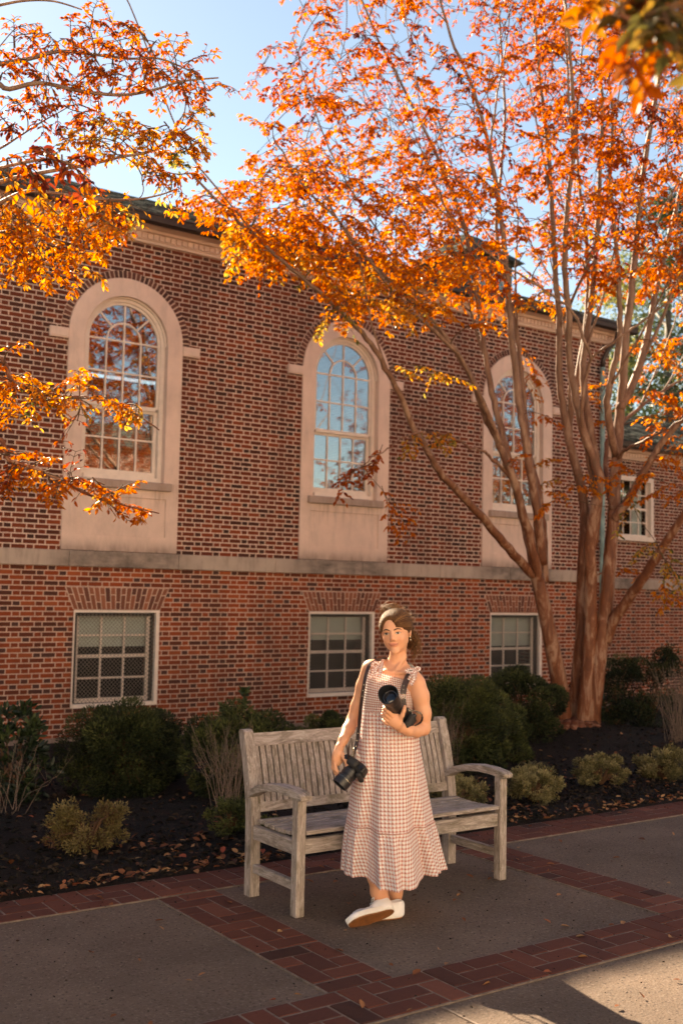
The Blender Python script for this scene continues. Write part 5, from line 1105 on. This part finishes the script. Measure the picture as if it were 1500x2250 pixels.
_me = cap.data; _pl = np.empty(len(_me.polygons)*4, dtype=np.int32); _me.loops.foreach_get('vertex_index', _pl); _pl = _pl.reshape(-1, 4)
cbvh = BVHTree.FromPolygons([Vector(p) for p in cp], [tuple(int(i) for i in f) for f in _pl]); CC = np.array([0, .036, -.02])
def oncap(v, off):
    d = v-CC; d = d/np.linalg.norm(d); o = H(*(CC+d*.2)); h = cbvh.ray_cast(Vector(o), Vector(H(*CC)-o).normalized())
    if h[0] is None: return None
    r_ = np.linalg.norm(np.array(h[0])-H(*CC))/HSC
    return None if r_ < .068 else H(*(CC+d*(r_+off)))
for k in range(2300):                                      # locks laid over the cap, combed from the hairline to the knot
    sg = 1 if rng.random() < .55 else -1; p0 = sg*rng.uniform(0, 1.75)-.10; a0 = R(6); off = .0005+.004*rng.random()**2
    p1 = p0*.55+sg*(.95-.35*rng.random()); a1 = R(rng.uniform(118, 158)); P = []
    if k >= 1700: p0 = rng.uniform(-.75, .75); p1 = p0*1.1+rng.normal(0, .05); a0 = R(22)
    fr0 = rng.uniform(0, .25) if rng.random() < .5 else 0
    for t in np.linspace(fr0, 1, 13):
        al = a0+(a1-a0)*t; ph = p0+(p1-p0)*math.sin(t*1.5708)
        q = oncap(CC+np.array([math.sin(ph)*math.sin(al)*.0815, math.cos(ph)*math.sin(al)*.085, math.cos(al)*.10]), off)
        if q is None:
            if len(P) > 3: break
            P = []
        else: P.append(q)
    if len(P) > 3: strand(P, rng.uniform(.0010, .0018))
for k in range(460):                                       # flyaways catching the sun
    v = nrm(rng.normal(0, 1, 3)); v[1] = abs(v[1]); v[2] = v[2]*.9-.15; 
    b = np.array([v[0]*.080, .036+v[1]*.083, -.026+v[2]*.092]); L = rng.uniform(.008, .030); q = v*L+rng.normal(0, .008, 3)
    strand([H(*b), H(*(b+q*.6)), H(*(b+q+rng.normal(0, .005, 3)))], .0006, .95, 3)
for k in range(260):                                       # loose wispy top knot
    a = rng.uniform(0, 6.28); r_ = rng.uniform(.014, .040); c = np.array([-.030+rng.normal(0, .014), .122+rng.normal(0, .009), -.045+rng.normal(0, .012)])
    strand([H(*(c+np.array([math.cos(a+t)*r_, math.sin(a+t)*r_*.62, math.sin(a*2+t)*.012]))) for t in np.linspace(0, rng.uniform(1, 2.6), 6)], .0008, rng.uniform(.5, 1), 3)
for k in range(150):                                       # curly ends hanging behind her left shoulder
    P = []; p = np.array([.070+rng.normal(0, .014), -.020+rng.normal(0, .018), -.070+rng.normal(0, .018)]); cr = rng.uniform(.004, .010); ph = rng.uniform(0, 6.28); L = rng.uniform(.03, .135)
    for t in np.linspace(0, 1, 12): P.append(H(*(p+np.array([.012*math.sin(t*3)+cr*math.cos(ph+t*L*90), -L*t, cr*math.sin(ph+t*L*90)]))))
    strand(P, .0009, rng.uniform(.3, 1), 3)
for (s_, u_, f_, L) in ((-.066, .03, .03, .07), (-.070, .02, .02, .09), (.066, .02, .015, .05), (-.068, .025, .035, .05)):
    for k in range(5): strand([H(s_, u_, f_), H(s_*1.10, u_-L*.5, f_+rng.normal(0, .004)), H(s_*1.06+rng.normal(0, .006), u_-L, f_+rng.normal(0, .006))], .0009, .7, 3)
m.build('loose_locks', M['hair'], cap, smooth=True, recalc=False)
m = MB(); m.tube([H(.074, -.026, -.004), H(.075, -.032, -.004)], [.0022, .0016], 6); m.tube([H(.075, -.044+.006*math.cos(t), -.004) + hs*.0+hf*.006*math.sin(t) for t in np.linspace(0, 6.28, 12)], .0011, 5); m.build('earring', M['metal'], W)

# ------------------------------------------------------------------ the dress, laid up as rings of cloth
def cloth(name, rows, ncol, mat, parent, off, pu, pv, closed=True):
    """rows: list of lists of points"""
    V = [tuple(p) for r in rows for p in r]; nr = len(rows); F = []; UV = []
    A = np.array(rows); du = np.linalg.norm(np.diff(A, axis=1), axis=2); U = np.concatenate([np.zeros((nr, 1)), np.cumsum(du, 1)], 1); mid = U[:, ncol//2:ncol//2+1]; U = (U-mid)/pu
    dv = np.linalg.norm(np.diff(A[:, ncol//2], axis=0), axis=1); VV = np.concatenate([[0], np.cumsum(dv)])/pv
    for i in range(nr-1):
        for j in range(ncol-1):
            F.append((i*ncol+j, i*ncol+j+1, (i+1)*ncol+j+1, (i+1)*ncol+j)); UV += [(U[i, j], VV[i]), (U[i, j+1], VV[i]), (U[i+1, j+1], VV[i+1]), (U[i+1, j], VV[i+1])]
    me = bpy.data.meshes.new(name); me.from_pydata(V, [], F); uv = me.uv_layers.new(name='UVMap'); uv.data.foreach_set('uv', np.array(UV, dtype=np.float32).ravel())
    return link(me, name, mat, parent, True)
prof = [(1486, 806, 899), (1498, 803, 906), (1512, 800, 912), (1530, 797, 915), (1545, 796, 914), (1556, 795, 912), (1562, 793, 914), (1580, 790, 916), (1610, 787, 919), (1640, 784, 922), (1680, 779, 929), (1720, 773, 936), (1760, 766, 943), (1800, 760, 950), (1806, 759, 952), (1830, 755, 959), (1870, 751, 967), (1906, 749, 976)]
py_ = np.array([p[0] for p in prof]); pl_ = np.array([p[1] for p in prof]); pr_ = np.array([p[2] for p in prof])
NC = 361; TH = np.linspace(-math.pi, math.pi, NC)
fo = [(5, .3, 1.0), (7, 1.9, .9), (11, 4.1, .8), (17, .7, .45), (23, 2.2, .25)]
def ringpts(y, puff=0.0):
    L = np.interp(y, py_, pl_); Rr = np.interp(y, py_, pr_); cx = (L+Rr)/2; a = (Rr-L)/2/434.0
    fr = np.clip((y-1556)/350, 0, 1); b = .098 if y < 1556 else .098+(.235-.098)*fr**.8
    if y < 1556: b += .022*math.exp(-((y-1532)/16)**2)
    C_ = Q(cx, y, .0); amp = (.05+.21*fr**1.1) if y > 1562 else .0; ruff = np.clip((y-1806)/12, 0, 1)
    out = []
    for th in TH:
        f = sum(w_*math.sin(k*th+ph) for k, ph, w_ in fo[:4 if y < 1806 else 5])/2.6
        side = abs(math.sin(th)); g = 1+amp*f*(1-.6*side**8)+puff
        if ruff > 0: g += ruff*(.35+.65*np.clip((y-1806)/100, 0, 1))*(.026*math.sin(37*th)+.030*math.sin(23*th+1)+.040*math.sin(13*th+2)+.05)
        sx = a*math.sin(th)*(1+(g-1)*.35); dz_ = b*math.cos(th)*g
        # the cloth falls forward in one broad fold over the leading leg
        fold = np.clip((y-1700)/206, 0, 1)*.16*math.exp(-((th-(-.06))/.46)**6) if y > 1700 else 0
        dz_ += fold*.55
        drop = (np.clip((y-1700)/206, 0, 1)**1.5)*.026*math.exp(-((th+.03)/.50)**8)
        p = C_+RT*sx-FWh*dz_-ZZ*drop
        if y < 1556: tilt = (1556-y)/70; p = p-ZZ*(.30*tilt*(RTh@(p-C_)))*(1 if math.cos(th) > -.3 else .4)+ZZ*.012*tilt
        out.append(p)
    return out
rows = [ringpts(y) for y in np.linspace(1560, 1806, 62)]
M['seam'] = simple('seam_shade', (.62, .34, .28), .9, var=.3, scale=60)
DR = empty('dress', (3.45, 4.38, .3)); DR.parent = W; DR.matrix_parent_inverse = W.matrix_world.inverted()
skirt = cloth('skirt', rows, NC, M['gingham'], DR, 0, .0190, .0190)
rows = [ringpts(y, .006) for y in np.linspace(1803, 1906, 40)]
cloth('hem_ruffle', rows, NC, M['gingham'], DR, 0, .0180, .0190)
m = MB(); m.tube([p+(-FWh)*.002 for p in ringpts(1805, .012)], .0032, 6); m.build('tier_seam', M['seam'], DR, smooth=True, recalc=False)  # added darker tube: shading of the rolled seam put into its colour
# shirred bodice: fine horizontal gathers
rows = []
for i, y in enumerate(np.linspace(1486, 1562, 120)):
    g = .018*math.sin(i*2*math.pi/6.6); rows.append([p for p in ringpts(y, g if y < 1556 else .012)])
cloth('bodice', rows, NC, M['gingham'], DR, 0, .0120, .0135)
m = MB()
def ribbon(pts, w_, nrmv, name, mat, parent, thick=.0015, uvp=.012):
    pts = [np.asarray(p, float) for p in pts]; out = []; 
    K = 5; q = []
    for i in range(len(pts)-1):
        a = pts[max(i-1, 0)]; b = pts[i]; c = pts[i+1]; e = pts[min(i+2, len(pts)-1)]
        for k in range(K): t = k/K; q.append(.5*((2*b)+(-a+c)*t+(2*a-5*b+4*c-e)*t*t+(-a+3*b-3*c+e)*t**3))
    q.append(pts[-1]); V = []; F = []; UV = []; L = 0
    for i, p in enumerate(q):
        d = nrm(q[min(i+1, len(q)-1)]-q[max(i-1, 0)]); nn = nrm(nrmv-d*(d@nrmv)); s_ = np.cross(d, nn)
        if i: L += np.linalg.norm(p-q[i-1])
        V += [p+s_*w_/2+nn*thick, p-s_*w_/2+nn*thick, p-s_*w_/2-nn*thick, p+s_*w_/2-nn*thick]
        UV.append(L)
    me = bpy.data.meshes.new(name); uvl = []
    for i in range(len(q)-1):
        for (a, b, ua, ub) in ((0, 1, 0, w_), (1, 2, w_, w_), (2, 3, w_, 0), (3, 0, 0, 0)):
            F.append((i*4+a, i*4+b, i*4+4+b, i*4+4+a)); uvl += [(ua/uvp, UV[i]/uvp), (ub/uvp, UV[i]/uvp), (ub/uvp, UV[i+1]/uvp), (ua/uvp, UV[i+1]/uvp)]
    n_ = len(q)*4; F += [(0, 3, 2, 1), (n_-4, n_-3, n_-2, n_-1)]; uvl += [(0, 0)]*8
    me.from_pydata([tuple(v) for v in V], [], F); uv = me.uv_layers.new(name='UVMap'); uv.data.foreach_set('uv', np.array(uvl, dtype=np.float32).ravel()); return link(me, name, mat, parent, False)
G_ = M['gingham']; tc = -FW
ribbon([Q(832, 1489, -.105), Q(835, 1476, -.090), Q(838, 1462, -.050), Q(841, 1453, .0), Q(842, 1456, .06), Q(838, 1475, .10)], .019, tc, 'shoulder_tie', G_, DR)
ribbon([Q(834, 1460, -.055), Q(824, 1455, -.07), Q(817, 1462, -.075), Q(826, 1468, -.075), Q(833, 1462, -.065)], .013, tc+UP*.5, 'shoulder_tie', G_, DR)
ribbon([Q(833, 1462, -.06), Q(822, 1470, -.085), Q(817, 1482, -.09), Q(812, 1491, -.09)], .015, tc, 'shoulder_tie', G_, DR)
ribbon([Q(831, 1463, -.06), Q(824, 1474, -.09), Q(825, 1486, -.10)], .013, tc, 'shoulder_tie', G_, DR)
ribbon([Q(902, 1506, -.14), Q(909, 1492, -.13), Q(912, 1483, -.105), Q(912, 1475, -.05), Q(910, 1480, .02)], .019, tc, 'shoulder_tie', G_, DR)
ribbon([Q(913, 1473, -.10), Q(903, 1470, -.115), Q(891, 1474, -.12), Q(900, 1478, -.122), Q(912, 1475, -.11)], .013, tc+UP*.4, 'shoulder_tie', G_, DR)
ribbon([Q(913, 1475, -.105), Q(903, 1484, -.12), Q(897, 1494, -.125)], .013, tc, 'shoulder_tie', G_, DR)
ribbon([Q(914, 1474, -.105), Q(908, 1481, -.125), Q(911, 1496, -.13)], .016, tc, 'shoulder_tie', G_, DR)
ribbon([Q(909, 1472, -.10), Q(917, 1467, -.10), Q(922, 1470, -.09), Q(916, 1474, -.095)], .012, tc+UP*.4, 'shoulder_tie', G_, DR)

ba = nrm(A1b[3]-A1b[2]); b1 = nrm(np.cross(ba, UP)); b2 = np.cross(ba, b1)
m = MB(); m.tube([A1b[3]-ba*.006+(b1*math.cos(t)+b2*math.sin(t))*.0235+ba*.004*math.sin(t) for t in np.linspace(0, 6.283, 24)], .0009, 5); m.build('bracelet', M['metal'], W, smooth=True)

# ------------------------------------------------------------------ sneakers
def sneaker(O_, ax, dn, L, name):
    """O_ heel centre on the sole, ax towards the toe, dn the way the sole faces"""
    ax = nrm(ax); up = nrm(-dn+ax*(dn@ax)); sd_ = np.cross(ax, up); sh = empty(name, tuple(O_)); sh.parent = W; sh.matrix_parent_inverse = W.matrix_world.inverted()
    def T(s_, l_, h_): return O_+ax*s_+sd_*l_+up*h_
    def hw(t): return float(np.interp(t, [0, .08, .2, .38, .52, .68, .82, .92, 1.0], [.030, .034, .035, .034, .040, .048, .048, .043, .036]))
    def outline(grow=0.0, n=40):
        pts = []
        for k in range(n):
            a = 2*math.pi*k/n; t = .5-.5*math.cos(a); 
            endf = (1-(2*t-1)**8)**.5; w_ = hw(t)*endf*abs(math.sin(a))**.35*(1 if math.sin(a) >= 0 else -1)
            pts.append((t*L+(grow if t > .5 else -grow)*(abs(2*t-1)**3), w_+grow*(1 if w_ > 0 else -1)*(abs(math.sin(a))), t))
        return pts
    def slab(h0, h1, grow, nm, mat, curl=.012):
        o_ = outline(grow); n = len(o_); V = [T(s_, l_, h0+curl*max(0, t-.72)**1.5*4) for s_, l_, t in o_]+[T(s_, l_, h1+curl*max(0, t-.72)**1.5*4) for s_, l_, t in o_]
        mm = MB(); mm.add(V, [tuple(range(n)), tuple(range(2*n-1, n-1, -1))]+[(i, (i+1) % n, n+(i+1) % n, n+i) for i in range(n)]); ob = mm.build(nm, mat, sh)
        bv = ob.modifiers.new('b', 'BEVEL'); bv.width = .003; bv.segments = 2; bv.limit_method = 'ANGLE'; return ob
    slab(.0, .007, .001, 'outsole', M['gum']); slab(.0072, .034, .005, 'midsole', M['whiterub'])
    s2 = SDF(O_-.36, O_+.36, .003)
    AX = (ax, sd_, up)
    for t, h, wk in ((.13, .046, .94), (.22, .048, .94), (.38, .046, .92), (.52, .040, .94), (.66, .034, .96), (.78, .030, .96), (.86, .027, .96)):
        s2.ell(T(t*L, 0, .024), (L*.135, hw(t)*wk+.002, h), AX, .012)
    s2.cone(T(.10*L, 0, .030), T(.10*L, 0, .062), .030, .033, .02); s2.cone(T(.20*L, 0, .030), T(.26*L, 0, .058), .032, .028, .02)
    s2.cone(T(.16*L, 0, .060), T(.13*L, 0, .13), .029, .036, .004) if False else None
    s2.ell(T(.15*L, 0, .100), (.043, .026, .026), AX, .006, sub=True)
    sl, X, Y, Z = s2.local(O_, O_, .36); hgt = (X-O_[0])*up[0]+(Y-O_[1])*up[1]+(Z-O_[2])*up[2]; s2.g[sl] = np.maximum(s2.g[sl], .012-hgt).astype(np.float32)
    up_, _ = s2.mesh('upper', M['canvas'], sh, 3)
    mm = MB()
    for i in range(5):
        t = .36+.055*i; h = .074-.0105*i; mm.tube([T(t*L, -.017, h-.008), T(t*L+.002, 0, h), T(t*L, .017, h-.008)], .0022, 6)
    for sg in (-1, 1): mm.tube([T(.34*L, 0, .082), T(.33*L, sg*.02, .094), T(.31*L, sg*.036, .088), T(.35*L, sg*.03, .072)], .0018, 5)
    mm.build('shoe_lace', M['lace'], sh, smooth=True); return sh
dnA = nrm(-UP*.55-FW*.84)
sneaker(Q(866, 2005, -.15), Q(768, 2037, -.27)-Q(866, 2005, -.15), dnA, .252, 'sneaker')
hB = PZ(884, 2016, 0.003); tB = PZ(806, 2030, 0.003); axB = nrm((tB-hB)+FWh*.06)
sneaker(hB+axB*.0, axB, np.array([0, 0, -1.0]), .258, 'sneaker')

# ------------------------------------------------------------------ harness, cameras
HN = empty('camera_harness', (3.45, 4.38, 1.0), 'dark brown leather dual camera harness with studs worn over her shoulders', 'harness')
def strap(pts, w_, nv, nm='strap'): return ribbon([Q(*p) for p in pts], w_, nv, nm, M['leather'], HN, .0018)
strap([(862, 1452, .06), (846, 1447, .02), (829, 1451, -.02), (813, 1461, -.055), (806, 1475, -.07), (801, 1495, -.09), (797, 1520, -.095), (793, 1550, -.09), (789, 1590, -.085), (785, 1625, -.09), (780, 1648, -.10)], .019, nrm(-FW-RT*.8))
strap([(780, 1648, -.10), (777, 1660, -.10), (775, 1672, -.10)], .010, nrm(-FW-RT*.6))
strap([(882, 1468, .06), (893, 1463, .03), (903, 1467, -.03), (903, 1479, -.085), (895, 1490, -.118), (888, 1508, -.145), (885, 1526, -.16)], .030, nrm(-FW+UP*.1))
strap([(886, 1536, -.165), (888, 1552, -.17), (893, 1575, -.16), (902, 1590, -.14)], .024, -FW)
strap([(917, 1618, .0), (919, 1635, .0), (921, 1652, .0)], .020, -FW)
strap([(897, 1560, -.15), (912, 1563, -.13), (926, 1570, -.115), (925, 1586, -.12), (910, 1595, -.15), (898, 1594, -.17)], .010, UP)
strap([(772, 1622, -.13), (766, 1640, -.14), (765, 1660, -.13), (766, 1676, -.12)], .008, -FW)
m = MB()
for (x, y, d) in ((886.5, 1507, -.150), (885.5, 1516, -.157), (799, 1505, -.098), (797, 1518, -.100), (796, 1530, -.099), (786, 1612, -.093), (784, 1628, -.097), (782, 1640, -.104)): 
    c = Q(x, y, d-.003); m.tube([c, c-FW*.003], .0032, 8)
m.tube([Q(885.5, 1530, -.168)+RT*.011*math.cos(t)+UP*.011*math.sin(t) for t in np.linspace(0, 6.283, 18)], .0018, 6)
for k in range(8): c = Q(898+k*3.6, 1560+k*1.0, -.165+k*.004); m.tube([c+RT*.0042*math.cos(t)+UP*.0042*math.sin(t)+FW*.003*math.sin(t+k) for t in np.linspace(0, 6.283, 9)], .0012, 4)
for k in range(7): c = Q(776-k*.2, 1644+k*3.2, -.115); m.tube([c+RT*.004*math.cos(t)+UP*.0042*math.sin(t)+FW*.003*math.sin(t+k) for t in np.linspace(0, 6.283, 9)], .0012, 4)
m.build('metal_fittings', M['metal'], HN, smooth=True)

def camera_obj(nm, label, body_c, lens_ax, upv, Ls, hood_r, petal):
    E_ = empty(nm, tuple(body_c), label, 'camera'); f = nrm(lens_ax); u = nrm(upv-f*(upv@f)); s_ = np.cross(f, u)
    Mx = Matrix(((s_[0], f[0], u[0], body_c[0]), (s_[1], f[1], u[1], body_c[1]), (s_[2], f[2], u[2], body_c[2]), (0, 0, 0, 1)))
    m = MB(); m.box(-.068, .068, -.022, .022, -.045, .038, bev=.008, M4=Mx); m.box(-.030, .030, -.018, .026, .036, .062, bev=.010, M4=Mx); b = m.build('camera_body', M['rubber'], E_)
    m = MB(); m.box(-.072, -.040, .020, .046, -.043, .034, bev=.010, M4=Mx); m.build('grip', M['rubber'], b)
    m = MB(); 
    for (x, r_, h) in ((-.052, .010, .012), (.050, .012, .010)): 
        c = Mx @ Vector((x, 0, .037)); d = Mx @ Vector((x, 0, .037+h)); dm_ = MB(); dm_.tube([c, d], r_, 16); dm_.build('dial', M['black'], b, smooth=False)
    m = MB(); m.box(-.038, .038, -.0265, -.0222, -.032, .022, bev=.002, M4=Mx); m.build('screen', M['lens'], b)
    c0 = np.array(body_c); m = MB()
    prof_ = [(0.022, .034), (.030, .036), (Ls*.30, .036), (Ls*.31, .040), (Ls*.50, .040), (Ls*.52, .0375), (Ls*.60, .0375), (Ls*.62, .0415), (Ls*.85, .0415)]
    m.tube([c0+f*a for a, r_ in prof_], [r_ for a, r_ in prof_], 32, cap=False); lb = m.build('lens', M['black'], E_, smooth=False)
    m = MB(); n = 48; V = []; t0, t1 = Ls*.80, Ls
    for (rr, inner) in ((hood_r, 0), (hood_r-.003, 1)):
        for (tt, last) in ((t0, 0), (t1, 1)):
            for k in range(n):
                a = 2*math.pi*k/n; ex = (petal*.018*math.cos(2*a) if last else 0); r2 = (.0425 if not last else rr)-(.003 if inner and not last else 0)
                V.append(c0+f*(tt+ex)+(s_*math.cos(a)+u*math.sin(a))*r2)
    F = []
    for base_, flip in ((0, 0), (2*n, 1)):
        for k in range(n): F.append((base_+k, base_+(k+1) % n, base_+n+(k+1) % n, base_+n+k))
    for k in range(n): F.append((n+k, n+(k+1) % n, 3*n+(k+1) % n, 3*n+k))
    m.add(V, F); m.build('lens_hood', M['black'], lb, smooth=False)
    m = MB(); t_ = Ls*.855; m.tube([c0+f*t_, c0+f*(t_+.004)], .037, 32); m.build('lens_barrel_front', M['black'], lb)
    m = MB(); V = [c0+f*(t_+.012)]; F = []; rings = 6
    for i in range(1, rings+1):
        r_ = .030*i/rings
        for k in range(24): a = 2*math.pi*k/24; V.append(c0+f*(t_+.012-.008*(i/rings)**2)+(s_*math.cos(a)+u*math.sin(a))*r_)
    F += [(0, 1+k, 1+(k+1) % 24) for k in range(24)]
    for i in range(rings-1): F += [(1+i*24+k, 1+(i+1)*24+k, 1+(i+1)*24+(k+1) % 24, 1+i*24+(k+1) % 24) for k in range(24)]
    m.add(V, F); m.build('front_element', M['lens'], lb, smooth=True)
    m = MB(); m.tube([c0+f*(t_+.004)+(s_*math.cos(a)+u*math.sin(a))*.033 for a in np.linspace(0, 6.283, 40)], .0014, 6); m.tube([c0+f*(t_-.02)+(s_*math.cos(a)+u*math.sin(a))*.0417 for a in np.linspace(0, 6.283, 40)], .0008, 5)
    m.build('lens_ring', M['metal'] if not petal else simple('dull_ring', (.2, .2, .21), .35, metal=.8), lb); return E_
bc = Q(881, 1580, -.14); tip = Q(853, 1525, -.345)
camera_obj('camera', 'big black camera with petal hood lens pointing up and out, gripped against her chest', bc, tip-bc, UP+RT*.35, float(np.linalg.norm(tip-bc)), .050, .45)
bc = Q(781, 1684, -.10); tip = Q(749, 1722, -.14)
camera_obj('camera', 'smaller black camera held low at her hip, its lens pointing down', bc, tip-bc, nrm(-FW*.75-RT*.35+UP*.5), .125, .041, 0)

GR = {'conifer_shrub': 'rounded evergreen shrubs along the brick wall', 'perennial_mound': 'low mounded plants in the mulch bed', 'crape_myrtle': 'crape myrtles with orange autumn leaves', 'holly_shrub': 'dark hollies in the bed',
      'bare_twig_shrub': 'bare twiggy shrubs in the bed', 'grass_tuft': 'grass tufts in the bed', 'evergreen_tree': 'dark evergreens behind the wing', 'leafy_tree': 'yellow-green trees behind the roof', 'camera': 'black cameras she carries'}
for o in list(COL.objects):
    if o.parent is None and o.name.split('.')[0] in GR: o['group'] = GR[o.name.split('.')[0]]
